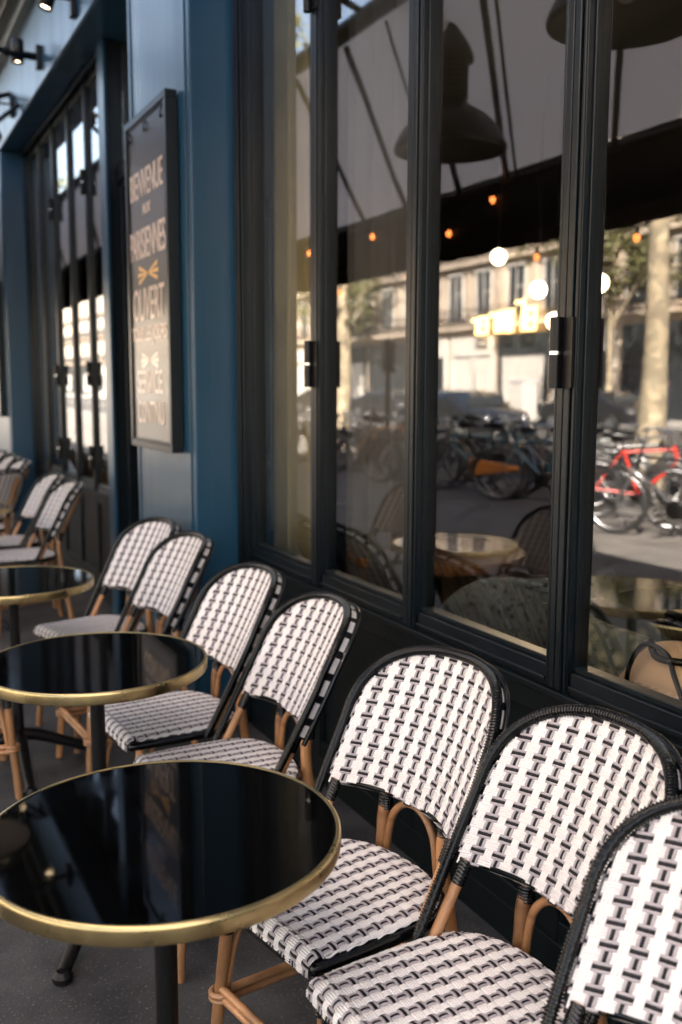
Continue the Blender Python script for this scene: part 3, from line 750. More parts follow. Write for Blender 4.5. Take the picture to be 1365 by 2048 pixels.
    def seat_s(sv):   # sv measured from rear 0 .. ; returns (u, z, nx, nz)
        if sv <= L1: return UR-sv, .462, 0, 1
        a = (sv-L1)/RR
        if a <= PI/2: return UF-RR*math.sin(a), .462-RR*(1-math.cos(a)), -math.sin(a), math.cos(a)
        return UF-RR, .462-RR-(sv-L1-RR*PI/2), -1, 0
    SM = L1+RR*PI/2+.016
    def sP(a, b, off):   # a = v, b = s
        u, z, nx, nz = seat_s(b); hwv = hw(max(u, UF)); e = min(1, abs(a)/max(.02, hwv))
        drop = .011*e**8 + .004*(1-e*e)*(1 if b < L1 else 0)
        if u > .05: drop += .011*max(0, (u-.05)/(UR-.05))**4
        return Vector((u+nx*off, a, z+nz*off-drop*nz))
    def s_in(a, b):
        if b < .001 or b > SM: return False
        u = seat_s(b)[0]; return abs(a) < hw(max(u, UF))-.001
    bm = NB(); pcs = .0184
    cols = [(k)*pcs for k in range(-12, 13)]; rws = [k*.0176 for k in range(0, 28)]
    weave(bm, sP, (-.205, .205), (0, SM), s_in, pcs, .0176, cols, rws, fine=5)
    for i in range(30):          # dark core under the strands
        s0, s1 = SM*i/30, SM*(i+1)/30; q = []
        for sv in (s0, s1):
            u = seat_s(sv)[0]; hv = max(.002, hw(max(u, UF))-.003); q.append([bm.verts.new(sP(hv*(2*j/12-1), sv, -.006)) for j in range(13)])
        for j in range(12): f = bm.faces.new((q[0][j], q[0][j+1], q[1][j+1], q[1][j])); f.material_index = 2
    obj('seat', bm, [M['white_strand'], M['grey_strand'], M['black_strand']], t, recalc=False)
    out = []
    for k in range(25): u = UF-.012+(UR-UF+.010)*k/24; out.append((u, hw(max(UF, min(u, UR-.001)))+.001))
    loop = [(u, v, .436) for u, v in out] + [(UR+.001, 0, .436)] + [(u, -v, .436) for u, v in out[::-1]] + [(UF-.017, -.09, .424), (UF-.017, .09, .424)]
    bm = NB(); tube(bm, resample([loop[0]]+loop[1:]+[loop[0]], .008), .0125, 10); obj('seat_rail', bm, M['braid'], t)
    # ---- front legs, stretchers, braces
    foot = {}
    for s in (-1, 1):
        a, b = Vector((UF+.020, s*(HW-.028), .43)), Vector((UF-.012, s*(HW+.010), 0)); foot[s] = (a, b)
        bm = NB(); pa = [a.lerp(b, k/10) for k in range(11)]
        tube(bm, pa, [.0135+.0007*math.sin(k*2.1+s) for k in range(11)], 14); lg = obj('leg', bm, M['rattan'], t)
        bm = NB()
        for k in range(7):
            p = a.lerp(b, .13+.015*k); d = (b-a).normalized()
            tube(bm, [p-d*.003, p-d*.0012, p+d*.0012, p+d*.003], [.0150, .0165, .0165, .0150], 14)
        obj('binding', bm, M['braid'], lg)
        # thin brace that runs beside the leg and arches to the rail
        pp = [a.lerp(b, .58)+Vector((.018, 0, 0)), a.lerp(b, .35)+Vector((.020, -s*.004, 0)), a.lerp(b, .2)+Vector((.03, -s*.012, 0)), Vector((UF+.075, s*.13, .405)), Vector((UF+.13, s*.13, .425))]
        bm = NB(); tube(bm, smooth_path(pp, 5), .0065, 8); obj('leg_brace', bm, M['rattan'], t)
    zz = .55
    f1, f2 = [foot[s][0].lerp(foot[s][1], zz) for s in (1, -1)]
    r1, r2 = Vector((.188, .138, .2)), Vector((.188, -.138, .2))
    for nm, p, q in (('stretcher', f1, f2), ('stretcher', f1+Vector((0, 0, -.012)), r1), ('stretcher', f2+Vector((0, 0, -.012)), r2), ('stretcher', r1, r2)):
        bm = NB(); d = (q-p).normalized(); up2 = Vector((0, 0, .0095))
        tube(bm, [p-up2, q-up2], .0095, 10); tube(bm, [p+up2, q+up2], .0095, 10)
        for e in (p, q):
            ring = [e+Vector((math.cos(x)*.020, math.sin(x)*.020, -.0095*0)) for x in [2*PI*k/16 for k in range(16)]]
            tube(bm, ring, .006, 8, loop=True)
        obj(nm, bm, M['pale_rattan'] if nm == 'x' else M['rattan'], t)
    return t
chair0 = make_chair()
CH = [  # x, y, rot, label
 (.840, .790, 11, 'white and black woven bistro chair cut by the bottom right picture corner'),
 (.904, 1.232, 1.4, 'woven bistro chair at the near right, whole oval back beside the cropped one'),
 (.885, 1.667, 10.8, 'woven bistro chair behind the nearest table, its curved seat below a full oval back'),
 (.893, 2.36, -1.3, 'woven bistro chair with its seat half hidden by the nearest table top'),
 (.890, 2.854, 5, 'woven bistro chair at the second table with a fully visible square seat front'),
 (.916, 3.609, 4.6, 'woven bistro chair in front of the menu board pillar, nearer of the two there'),
 (.928, 4.05, 12, 'woven bistro chair in front of the doorway post, seat pushed out over the second table'),
 (.93, 6.04, 2, 'woven bistro chair beyond the doorway, first of the far row'),
 (.93, 6.62, 2, 'woven bistro chair beyond the doorway, second of the far row'),
 (.80, 7.30, -58, 'woven bistro chair turned sideways in the far row, showing its dark rear'),
 (.93, 7.96, 3, 'woven bistro chair in the far row just past the sideways one'),
 (.93, 8.50, 3, 'woven bistro chair in the far row, second past the sideways one'),
 (.93, 9.10, 3, 'woven bistro chair at the far left end of the row'),
 (.23, 3.66, 180, 'bistro chair on the street side whose rattan legs show under the second table'),
 (.22, 5.05, 180, 'bistro chair on the street side whose rattan legs show under the third table'),
]
for i, (x, y, rt, lb) in enumerate(CH):
    if i == 0: o = chair0; o.location = (x, y, 0); o.rotation_euler = (0, 0, R(rt)); o['label'] = lb
    else: dup(chair0, lb, (x, y, 0), R(rt))

# ------------------------------------------------------------------ tables
def make_table():
    t = thing('bistro_table', 'x', 'table', (0, 0, 0), 0, 'round brass-edged bistro tables')
    bm = NB(); lathe(bm, [(.001, .712), (.270, .712), (.289, .716), (.2915, .720), (.2915, .7375), (.2905, .7385), (.001, .7385)], (0, 0, 0), 128)
    obj('tabletop', bm, M['top'], t)
    bm = NB(); lathe(bm, [(.2918, .7395), (.2935, .7405), (.2975, .7400), (.3000, .7375), (.3006, .733), (.3000, .716), (.2992, .711), (.2965, .7085), (.2925, .7085), (.2918, .711)], (0, 0, 0), 128, closed=True)
    obj('brass_rim', bm, M['brass'], t)
    bm = NB(); lathe(bm, [(.019, .06), (.030, .08), (.024, .11), (.0195, .14), (.0195, .64), (.026, .67), (.036, .69), (.036, .7115)], (0, 0, 0), 20)
    obj('pedestal', bm, M['iron'], t)
    bm = NB(); lathe(bm, [(.02, .70), (.15, .704), (.15, .7115), (.02, .7115)], (0, 0, 0), 24)
    obj('top_plate', bm, M['iron'], t)
    for k in range(4):
        a = R(38+90*k); d = Vector((math.cos(a), math.sin(a), 0))
        pa = smooth_path([d*.0+Vector((0, 0, .13)), d*.07+Vector((0, 0, .115)), d*.17+Vector((0, 0, .075)), d*.26+Vector((0, 0, .035)), d*.31+Vector((0, 0, .022))], 6)
        bm = NB(); tube(bm, pa, [.026-.010*i/len(pa) for i in range(len(pa))], 10)
        lathe(bm, [(.02, 0), (.026, .006), (.026, .018), (.015, .03)], d*.31, 14); obj('foot', bm, M['iron'], t)
    return t
tb = make_table()
TB = [(.429, 1.498, 0, 'round black glass table with brass rim, the largest at the bottom left'),
      (.556, 2.556, 20, 'round black brass-rimmed table, second from the bottom'),
      (.515, 3.773, 50, 'round black brass-rimmed table, third one cut by the left picture edge'),
      (.555, 6.20, 10, 'farthest brass-rimmed table, only its rim tip showing at the left edge')]
for i, (x, y, rt, lb) in enumerate(TB):
    if i == 0: tb.location = (x, y, 0); tb.rotation_euler = (0, 0, R(rt)); tb['label'] = lb
    else: dup(tb, lb, (x, y, 0), R(rt))

# ------------------------------------------------------------------ interior
def curtain(name, label, x, y0, y1, z0, z1, amp, per, m):
    bm = NB(); n = 120; A = []; B = []
    for i in range(n+1):
        y = y0+(y1-y0)*i/n; ph = 2*PI*(y-y0)/per + .7*math.sin(y*7)
        A.append(bm.verts.new((x+amp*math.sin(ph)+.3*amp*math.sin(2.7*ph), y, z0))); B.append(bm.verts.new((x+amp*.8*math.sin(ph), y, z1)))
    for i in range(n): bm.faces.new((A[i], A[i+1], B[i+1], B[i])).smooth = True
    o = obj(name, bm, m); s = o.modifiers.new('s', 'SOLIDIFY'); s.thickness = .003
    return tag(o, label, 'curtain')
curtain('curtain', 'olive gold pleated curtain behind the window next to the pillar', 1.70, 3.66, 3.96, .12, 3.45, .045, .13, M['curtain'])
curtain('curtain', 'pale grey curtain standing in soft folds behind the second window', 1.95, 3.2, 3.75, .12, 3.45, .03, .16, M['sheer'])
t = thing('interior_table', 'round wooden cafe table behind the glass between first and third windows', 'table', (2.33, 3.62, 0))
bm = NB(); lathe(bm, [(.001, .70), (.40, .70), (.405, .71), (.405, .735), (.398, .742), (.001, .742)], (0, 0, 0), 64); obj('tabletop', bm, M['wood'], t)
bm = NB(); lathe(bm, [(.22, 0), (.22, .02), (.03, .05), (.03, .70)], (0, 0, 0), 24); obj('pedestal', bm, M['iron'], t)
t = thing('interior_table', 'round brass-rimmed table behind the glass near the patterned armchair', 'table', (2.55, 2.25, 0))
bm = NB(); lathe(bm, [(.001, .71), (.34, .71), (.34, .738), (.001, .738)], (0, 0, 0), 64); obj('tabletop', bm, M['top'], t)
bm = NB(); lathe(bm, [(.3403, .705), (.352, .707), (.353, .735), (.348, .741), (.3403, .740)], (0, 0, 0), 64, closed=True); obj('brass_rim', bm, M['brass'], t)
bm = NB(); lathe(bm, [(.22, 0), (.22, .02), (.03, .05), (.03, .71)], (0, 0, 0), 24); obj('pedestal', bm, M['iron'], t)
def armchair(label, loc, rz, m):
    t = thing('armchair', label, 'armchair', loc, rz)
    bm = NB(); box(bm, -.26, .24, -.26, .26, .30, .46); obj('seat', bm, m, t, bevel=.04)
    bm = NB(); ang = [R(-112+224*k/28) for k in range(29)]; In = []; 
    for a in ang:
        c, s = math.cos(a), math.sin(a); top = .86 - .22*max(0, (abs(math.degrees(a))-45)/67)**1.5
        col = []
        for r, z in ((.24, .30), (.255, top-.04), (.275, top), (.305, top), (.325, top-.04), (.31, .30)): col.append(bm.verts.new((c*r, s*r, z)))
        In.append(col)
    for p, q in zip(In, In[1:]):
        for j in range(6): bm.faces.new((p[j], p[(j+1) % 6], q[(j+1) % 6], q[j])).smooth = True
    bm.faces.new(In[0]); bm.faces.new(In[-1][::-1]); obj('backrest', bm, m, t)
    for sx in (-.2, .2):
        for sy in (-.2, .2):
            bm = NB(); tube(bm, [(sx, sy, .30), (sx*1.2, sy*1.2, 0)], [.018, .010], 10); obj('leg', bm, M['iron'], t)
    return t
armchair('dark floral tub armchair behind the glass at the lower right under a tan bag', (2.02, 1.84, 0), R(150), M['floral'])
armchair('grey tub armchair with black speckles behind the third window', (2.10, 2.68, 0), R(-100), M['dots'])
armchair('dark blue tub armchair dimly seen behind the curtain window', (2.15, 4.25, 0), R(20), mat('blue_velvet', (.015, .03, .05), .9))
# tan bag / jacket with folds and black strap
t = thing('tan_bag', 'slouchy tan leather bag with black strap lying against the glass at lower right', 'bag', (1.73, 1.555, .62))
bm = NB(); nu, nv = 40, 24; g = []
for i in range(nv+1):
    th = PI*i/nv; row = []
    for k in range(nu):
        ph = 2*PI*k/nu; r = max(.001, math.sin(th)**.55)
        fold = 1-.13*abs(math.sin(ph*5+.6*math.cos(th)))**.6*math.sin(th)+.08 + .04*noise.noise((math.cos(ph)*2, math.sin(ph)*2, th*2))
        x = .085*r*math.cos(ph)*fold*(1.1-.25*(-math.cos(th))); y = .225*r*math.sin(ph)*fold*(1.05-.2*(-math.cos(th)))
        row.append(bm.verts.new((x, y, .115-.135*math.cos(th)+.02*math.sin(ph*2)*math.sin(th))))
    g.append(row)
for a, b in zip(g, g[1:]):
    for k in range(nu): bm.faces.new((a[k], a[(k+1) % nu], b[(k+1) % nu], b[k])).smooth = True
obj('bag_body', bm, M['tan'], t)
bm = NB(); tube(bm, smooth_path([(-.075, .15, .12), (-.08, .135, .19), (-.06, .11, .245), (-.05, .05, .235), (-.075, -.0, .20), (-.085, -.04, .15), (-.09, -.08, .07)], 8), .0065, 8)
tube(bm, smooth_path([(-.04, .11, .25), (-.065, .06, .225), (-.06, -.05, .235), (-.04, -.15, .22)], 8), .009, 8)
obj('strap', bm, M['black'], t)
gl = [(4.2, 5.76, 2.40), (4.2, 5.30, 2.13), (4.2, 4.70, 2.12), (4.2, 5.12, 1.91)]
GLL = ['highest lit globe lamp, seen just under the valance edge in the third window', 'lit globe lamp lower in the middle of the third window',
       'lit globe lamp cut by the frame at the left of the fourth window', 'lit globe lamp half hidden behind the hinged mullion']
for p, lb in zip(gl, GLL):
    t = thing('globe_lamp', lb, 'lamp', p, 0, 'lit globe lamps inside the cafe')
    bm = NB(); ball(bm, (0, 0, 0), .058, 0, 14); gb = obj('globe', bm, M['globe'], t)
    l = bpy.data.lights.new('globe', 'POINT'); l.energy = .7; l.color = (1, .72, .45); l.shadow_soft_size = .06
    o = bpy.data.objects.new('lamp_light', l); COL.objects.link(o); o.parent = t; gb.visible_shadow = True; o.location = (0, 0, -.13)
    bm = NB(); tube(bm, [(0, 0, .055), (0, 0, 3.508-p[2])], .006, 6); obj('cord', bm, M['black'], t)

# ------------------------------------------------------------------ street: trees
def tree(label, x, y, H, r0, seed, z=0):
    rnd = random.Random(seed); t = thing('plane_tree', label, 'tree', (x, y, z), 0, 'plane trees along the kerb')
    bm = NB(); pa = smooth_path([(0, 0, -.1), (.02, .03, .6), (-.05, .05, 2), (.1, -.05, 4), (.05, .1, 5.5), (.2, 0, H*.75)], 6)
    tube(bm, pa, [r0*(1.35 if i == 0 else 1)*(1-.75*i/len(pa)) for i in range(len(pa))], 16)
    tips = []
    for k in range(14):
        a = k*2.4; z0 = 3.6+rnd.random()*2.5; L = 2+rnd.random()*2
        p = [Vector((.05, 0, z0)), Vector((math.cos(a)*L*.4, math.sin(a)*L*.4, z0+L*.5)), Vector((math.cos(a)*L, math.sin(a)*L, z0+L*(.6+rnd.random()*.6)))]
        sp = smooth_path(p, 5); tube(bm, sp, [.09*(1-.85*i/len(sp)) for i in range(len(sp))], 7); tips += [sp[5], sp[-1], sp[7]]
    obj('trunk', bm, M['bark'], t)
    bm = NB()
    cl = [tp+Vector((rnd.gauss(0, .4), rnd.gauss(0, .4), rnd.gauss(.2, .4))) for tp in tips for _ in range(2)]
    for c in cl:
        rr = .45+rnd.random()*.5
        for _ in range(60):
            d = Vector((rnd.gauss(0, 1), rnd.gauss(0, 1), rnd.gauss(0, .8))); p = c+d.normalized()*rr*rnd.random()**.5
            s = .07+rnd.random()*.07; u = Vector((rnd.gauss(0, 1), rnd.gauss(0, 1), rnd.gauss(0, .5))).normalized(); v = u.orthogonal().normalized()
            bm.faces.new([bm.verts.new(p+q) for q in (-u*s, v*s*.7, u*s, -v*s*.7)])
    obj('crown', bm, M['leaf'], t)
    return t
tree('plane tree with mottled trunk mirrored tall in the rightmost window', -7.5, 10.5, 10, .25, 1)
tree('plane tree mirrored in the second window from the pillar', -7.5, 20.6, 10, .25, 2)
tree('plane tree by the kerb farther down the pavement', -7.5, 31, 10, .25, 3)
tree('plane tree on the far pavement far down the boulevard', -26.5, 58, 9, .2, 4)
tree('plane tree on the far pavement opposite the fourth window', -25.5, 31, 9, .2, 5)

# ------------------------------------------------------------------ street: buildings across
def facade(name, label, y0, y1, stone, H, bay, seed):
    rnd = random.Random(seed); X = -29.5
    t = thing('apartment_building' if name is None else name, label, 'building', (X, y0, 0))
    L = y1-y0
    bm = NB(); box(bm, -10, 0, 0, L, 0, H)
    for z in (4.7, 8.3, 11.6, 14.9): box(bm, .0005, .35, .05, L-.05, z, z+.22)
    for k in range(int(L/bay)+1):
        y = min(L-.4, k*bay); box(bm, .0005, .10, y, y+.35, 4.93, 8.29); box(bm, .0005, .10, y, y+.35, 8.53, 11.59)
    obj('wall', bm, stone, t)
    bm = NB(); box(bm, -10, -.3, 0, L, H, H+2.6); obj('roof', bm, M['zinc'], t)
    nb = int(L/bay)
    for fl, (za, zb) in enumerate(((5.25, 7.7), (8.85, 11.0), (12.1, 14.2))):
        for k in range(nb):
            y = k*bay+bay/2+.15; 
            bm = NB(); wdt = .62
            box(bm, .0008, .06, y-wdt-.14, y-wdt, za, zb+.15); box(bm, .0008, .06, y+wdt, y+wdt+.14, za, zb+.15); box(bm, .0008, .12, y-wdt-.2, y+wdt+.2, zb+.152, zb+.32)
            f = obj('window', bm, M['whitewash'], t)
            bm = NB(); box(bm, .0006, .02, y-wdt+.001, y+wdt-.001, za, zb+.15); box(bm, .021, .05, y-.03, y+.03, za, zb+.15, 1); box(bm, .021, .05, y-wdt+.002, y-.031, za+1.5, za+1.56, 1)
            obj('pane', bm, [M['far_glass'], M['whitewash']], f)
    for z in (4.93, 8.53):
        bm = NB(); box(bm, .36, .40, .1, L-.1, z+.92, z+.98); box(bm, .36, .40, .1, L-.1, z+.05, z+.09)
        for q in range(int(L/.16)): box(bm, .37, .39, .1+q*.16, .125+q*.16, z+.091, z+.919)
        obj('balcony_rail', bm, M['far_iron'], t)
    # shopfronts
    y = .4; i = 0
    while y < L-3:
        wd = 3.2+rnd.random()*1.8; col = M[rnd.choice(['whitewash', 'far_iron', 'whitewash', 'far_glass'])]
        bm = NB(); box(bm, .0006, .14, y, y+wd, 3.2, 4.3); box(bm, .0006, .12, y, y+.3, 0, 3.19); box(bm, .0006, .12, y+wd-.3, y+wd, 0, 3.19); box(bm, .0006, .1, y+.301, y+wd-.301, 0, .6)
        sf = obj('shopfront', bm, col, t)
        bm = NB(); box(bm, .0007, .05, y+.302, y+wd-.302, .602, 3.19); obj('pane', bm, M['far_glass'] if i % 3 else M['whitewash'], sf)
        y += wd+.5; i += 1
    return t
facade(None, 'cream stone apartment block across the boulevard with long iron balconies', 26, 44, M['stone1'], 17, 3.0, 3)
facade(None, 'grey stone apartment block across the boulevard, left neighbour in the mirror image', 44.1, 68, M['stone2'], 16, 2.8, 5)
facade(None, 'pale apartment block beyond the grey one down the boulevard', 68.1, 120, M['stone1'], 17.5, 3.1, 6)
facade(None, 'grey stone block closing the boulevard at its far end', 120.1, 200, M['stone2'], 17, 3.3, 9)
facade(None, 'white apartment block across the boulevard nearest to the terrace', -10, 25.9, M['whitewash'], 15, 3.2, 8)

# lit sign letters high on the block (unreadable glowing strokes)
t = thing('lit_sign', 'glowing gold letters on the facade across the boulevard', 'sign', (-28.9, 40.2, 4.35))
rnd = random.Random(4)
def stroke(bm, y, z, w_, h_): box(bm, 0, .08, y, y+w_, z, z+h_)
bm = NB(); y = 0
for k, (wd, h) in enumerate(((.8, 1.2), (.7, 1.6), (.5, 1.2), (.25, 1.15), (.25, 1.15), (.7, 1.1), (.9, 1.0), (.5, .9))):
    stroke(bm, y, 0, .13, h); stroke(bm, y+.131, h-.16, wd-.131, .16)
    if k % 2 == 0: stroke(bm, y+.131, 0, wd-.131, .16); stroke(bm, y+wd-.13, .161, .13, h-.33)
    if k % 3 == 0: stroke(bm, y+.131, h*.45, wd-.27, .14)
    y += wd+.16
obj('lettering', bm, M['neon'], t)
t = thing('lit_sign', 'glowing bar-shaped sign mirrored at the right edge beside the tree trunk', 'sign', (-28.9, 28.4, 5.1))
bm = NB(); box(bm, 0, .08, 1.45, 1.75, -.6, .9); box(bm, 0, .08, .1, 1.1, .6, 1.0); box(bm, 0, .08, .85, 1.1, .0, .599); obj('lettering', bm, M['neon'], t)

# ------------------------------------------------------------------ street furniture
t = thing('traffic_light', 'black traffic light post mirrored in the second window', 'traffic light', (-11, 24.5, -.12))
bm = NB(); tube(bm, [(0, 0, 0), (0, 0, 3.0)], .07, 12); obj('pole', bm, M['black'], t)
bm = NB(); box(bm, -.15, .15, -.14, .14, 2.0, 2.9); obj('signal_head', bm, M['black'], t, bevel=.03)
t = thing('road_sign', 'round pale road sign on a thin post across the road', 'road sign', (-22.5, 36.5, -.12))
bm = NB(); tube(bm, [(0, 0, 0), (0, 0, 2.7)], .04, 10); obj('post', bm, M['alu'], t)
bm = NB(); lathe(bm, [(.001, 0), (.42, 0), (.42, .02), (.001, .02)], (.06, 0, 2.5), 28, 0, Matrix.Rotation(PI/2, 4, 'Y')); obj('sign_face', bm, M['whitewash'], t)
t = thing('kiosk_box', 'white utility cabinet standing among the parked cars', 'cabinet', (-19.5, 29.0, -.12))
bm = NB(); box(bm, -.35, .35, -.4, .4, 0, 1.75); obj('cabinet_body', bm, M['whitewash'], t, bevel=.02)
bm = NB(); box(bm, -.38, .38, -.43, .43, 1.755, 1.83); obj('lid', bm, M['silver_paint'], t, bevel=.01)

# ------------------------------------------------------------------ parked cars
def car_mesh():
    bm = NB(); half = .86
    prof = [(-2.1, .35), (-2.12, .75), (-1.95, .92), (-1.35, 1.0), (-.75, 1.42), (.55, 1.47), (1.45, 1.1), (2.05, .95), (2.15, .6), (2.1, .32)]
    for s0, s1, ins in ((-1, 1, 0),):
        L_ = []
        for y, inn in ((-half, .0), (-half+.0, 0), (half, 0)): pass
    rings = []
    for y, kz in ((-half, 0), (-half*.82, 1), (half*.82, 1), (half, 0)):
        ring = []
        for x, z in prof:
            zz = z if (kz or z < 1.05) else 1.02+(z-1.02)*.55
            ring.append(bm.verts.new((x*(1 if kz else .97), y*(1 if z < 1.05 or not kz else .88), zz)))
        rings.append(ring)
    for a, b in zip(rings, rings[1:]):
        for i in range(len(prof)):
            j = (i+1) % len(prof); bm.faces.new((a[i], a[j], b[j], b[i])).smooth = False
    bm.faces.new(rings[0]); bm.faces.new(rings[-1][::-1]); return bm
def make_car():
    t = thing('parked_car', 'x', 'car', (0, 0, 0), 0, 'cars parked across the boulevard')
    b = obj('body', car_mesh(), mat('car_paint', (.012, .013, .015), .2, coat=1, coat_rough=.03), t, bevel=.06)
    bm = NB()
    for s in (-1, 1): box(bm, -.95, .9, s*.775-.01, s*.775+.03*s+.01, 1.02, 1.32)
    box(bm, -1.2, -1.17, -.6, .6, 1.02, 1.3, 0, Matrix.Rotation(R(0), 4, 'Y')); obj('side_window', bm, M['far_glass'], b)
    for x in (-1.3, 1.35):
        for s in (-1, 1):
            bm = NB(); mx = Matrix.Rotation(PI/2, 4, 'X'); lathe(bm, [(.001, -.1), (.3, -.1), (.33, -.07), (.33, .07), (.3, .1), (.001, .1)], (x, s*.80, .33), 24, 0, mx); wh = obj('wheel', bm, M['rubber'], t)
            bm = NB(); lathe(bm, [(.001, -.115), (.2, -.115), (.2, .115), (.001, .115)], (x, s*.80, .33), 20, 0, mx); obj('rim', bm, M['alu'], wh)
    for s in (-1, 1):
        bm = NB(); ball(bm, (-2.03, s*.62, .72), .11, 0, 7); obj('headlight', bm, M['steel'], t)
    return t
car = make_car(); car.location = (-19.0, 32.5, -.12); car.rotation_euler = (0, 0, R(75)); car['label'] = 'dark parked car across the road left of the white cabinet'
dup(car, 'dark parked car across the road right of the white cabinet', (-20.5, 26.0, -.12), R(85))
dup(car, 'dark parked car mirrored in the second window beyond the traffic light', (-12.2, 22.5, -.12), R(88))
dup(car, 'dark parked car farther down the boulevard at the far kerb', (-21.0, 42.0, -.12), R(85))
dup(car, 'dark parked car farthest away along the far kerb', (-21.5, 50.0, -.12), R(85))

# ------------------------------------------------------------------ bicycles
def make_bike():
    t = thing('bicycle', 'x', 'bicycle', (0, 0, 0), 0, 'bicycles parked on the pavement')
    def wheel(x):
        bm = NB(); r = .335; c = Vector((x, 0, r))
        tube(bm, [c+Vector((math.cos(a)*(r-.018), 0, math.sin(a)*(r-.018))) for a in [2*PI*k/40 for k in range(40)]], .018, 8, loop=True)
        o = obj('wheel', bm, M['rubber'], t)
        bm = NB(); tube(bm, [c+Vector((math.cos(a)*(r-.042), 0, math.sin(a)*(r-.042))) for a in [2*PI*k/40 for k in range(40)]], .011, 6, loop=True)
        for k in range(20):
            a = 2*PI*k/20; tube(bm, [c+Vector((0, .025*(-1)**k, 0)), c+Vector((math.cos(a)*(r-.045), 0, math.sin(a)*(r-.045)))], .0018, 4)
        tube(bm, [c+Vector((0, -.04, 0)), c+Vector((0, .04, 0))], .02, 8); obj('rim', bm, M['dull_alu'], o)
        bm = NB(); arc = [c+Vector((math.cos(a)*(r+.02), 0, math.sin(a)*(r+.02))) for a in [R(-5+185*k/24) for k in range(25)]]
        for q in (-.02, 0, .02): tube(bm, [p+Vector((0, q, 0)) for p in arc], .012, 6)
        obj('mudguard', bm, M['silver_paint'], t)
    wheel(0); wheel(1.06)
    bb = Vector((.46, 0, .29)); st = Vector((.30, 0, .78)); hd = Vector((.82, 0, .80)); hl = Vector((.86, 0, .66)); ra = Vector((0, 0, .335)); fa = Vector((1.06, 0, .335))
    bm = NB()
    tube(bm, [bb, st], .017, 8); tube(bm, [st*.97+hd*.0+Vector((.01, 0, .0)), hd], .016, 8); tube(bm, [bb, hl], .02, 8); tube(bm, [hd+Vector((-.01, 0, .04)), hl], .02, 8)
    for s in (-.03, .03): tube(bm, [bb+Vector((0, s, 0)), ra+Vector((0, s*1.6, 0))], .01, 6); tube(bm, [st+Vector((0, s*.4, 0)), ra+Vector((0, s*1.6, 0))], .009, 6)
    obj('frame', bm, M['far_iron'], t)
    bm = NB()
    for s in (-.045, .045): tube(bm, smooth_path([hl+Vector((0, s*.6, 0)), Vector((.95, s, .5)), fa+Vector((0, s, 0))], 4), .011, 6)
    obj('fork', bm, M['alu'], t)
    bm = NB(); tube(bm, [hd, Vector((.80, 0, .95))], .013, 8); tube(bm, smooth_path([(.70, -.30, .98), (.80, -.18, .97), (.84, 0, .95), (.80, .18, .97), (.70, .30, .98)], 5), .012, 8); obj('handlebar', bm, M['alu'], t)
    bm = NB(); tube(bm, [st, Vector((.27, 0, .90))], .013, 8); tube(bm, [(.14, 0, .93), (.22, 0, .935), (.34, 0, .925), (.42, 0, .92)], [.055, .065, .035, .018], 10); obj('saddle', bm, M['black'], t)
    bm = NB(); mx = Matrix.Rotation(PI/2, 4, 'X'); lathe(bm, [(.09, -.003), (.095, 0), (.09, .003)], bb+Vector((0, -.05, 0)), 24, 0, mx)
    tube(bm, [bb+Vector((0, -.06, 0)), bb+Vector((.12, -.07, -.12))], .009, 6); tube(bm, [bb+Vector((0, .06, 0)), bb+Vector((-.12, .07, .12))], .009, 6)
    box(bm, .53, .63, -.15, -.08, .155, .18); obj('crank', bm, M['black'], t)
    return t
bike = make_bike()
paint = {k: mat('bike_'+k, c, .3, coat=.6) for k, c in dict(red=(.55, .035, .02), blue=(.03, .10, .22), black=(.012, .012, .014), teal=(.02, .14, .18), white=(.5, .5, .5), orange=(.65, .22, .03), dark=(.02, .03, .03)).items()}
def setc(root, c):
    for ch in root.children:
        if ch.name.startswith('frame') or (ch.name.startswith('mudguard') and c not in ('white', 'blue')):
            for s in ch.material_slots: s.link = 'OBJECT'; s.material = paint[c if ch.name.startswith('frame') else 'black']
BK = [(-4.3, 6.35, 62, 'black', 'black bicycle at the right edge of the mirror image'), (-4.45, 7.15, 228, 'white', 'silver bicycle with large white wheel mirrored at the right edge'),
      (-4.40, 8.25, 226, 'red', 'red bicycle mirrored in the sunlit part of the fourth window'), (-4.9, 8.9, 215, 'black', 'black bicycle just left of the red one'),
      (-5.2, 9.4, 40, 'teal', 'teal bicycle behind the red one'), (-4.5, 10.1, 228, 'blue', 'blue bicycle with pale mudguards mirrored in the third window'),
      (-5.1, 10.7, 50, 'teal', 'teal bicycle beside the blue one with pale mudguards'), (-4.6, 11.5, 230, 'dark', 'dark bicycle left of the blue one in the mirror image'),
      (-5.0, 12.2, 45, 'black', 'black bicycle behind the central mullion'), (-4.6, 13.0, 225, 'dark', 'dark bicycle mirrored at the right edge of the second window'),
      (-5.0, 13.9, 40, 'black', 'black bicycle mirrored in the middle of the second window'), (-4.8, 14.8, 230, 'orange', 'dark wheeled orange bicycle in the second window'),
      (-5.1, 15.8, 50, 'black', 'black bicycle far along the row in the second window'), (-4.9, 16.9, 225, 'white', 'white framed bicycle far along the row'),
      (-4.9, 18.2, 40, 'black', 'last black bicycle of the row by the curtain'), (-5.9, 7.9, 60, 'black', 'black bicycle in the second rank behind the red one'), (-6.0, 6.9, 230, 'dark', 'dark bicycle in the second rank at the right edge'),
      (-6.1, 9.9, 50, 'black', 'black bicycle in the second rank behind the blue one')]
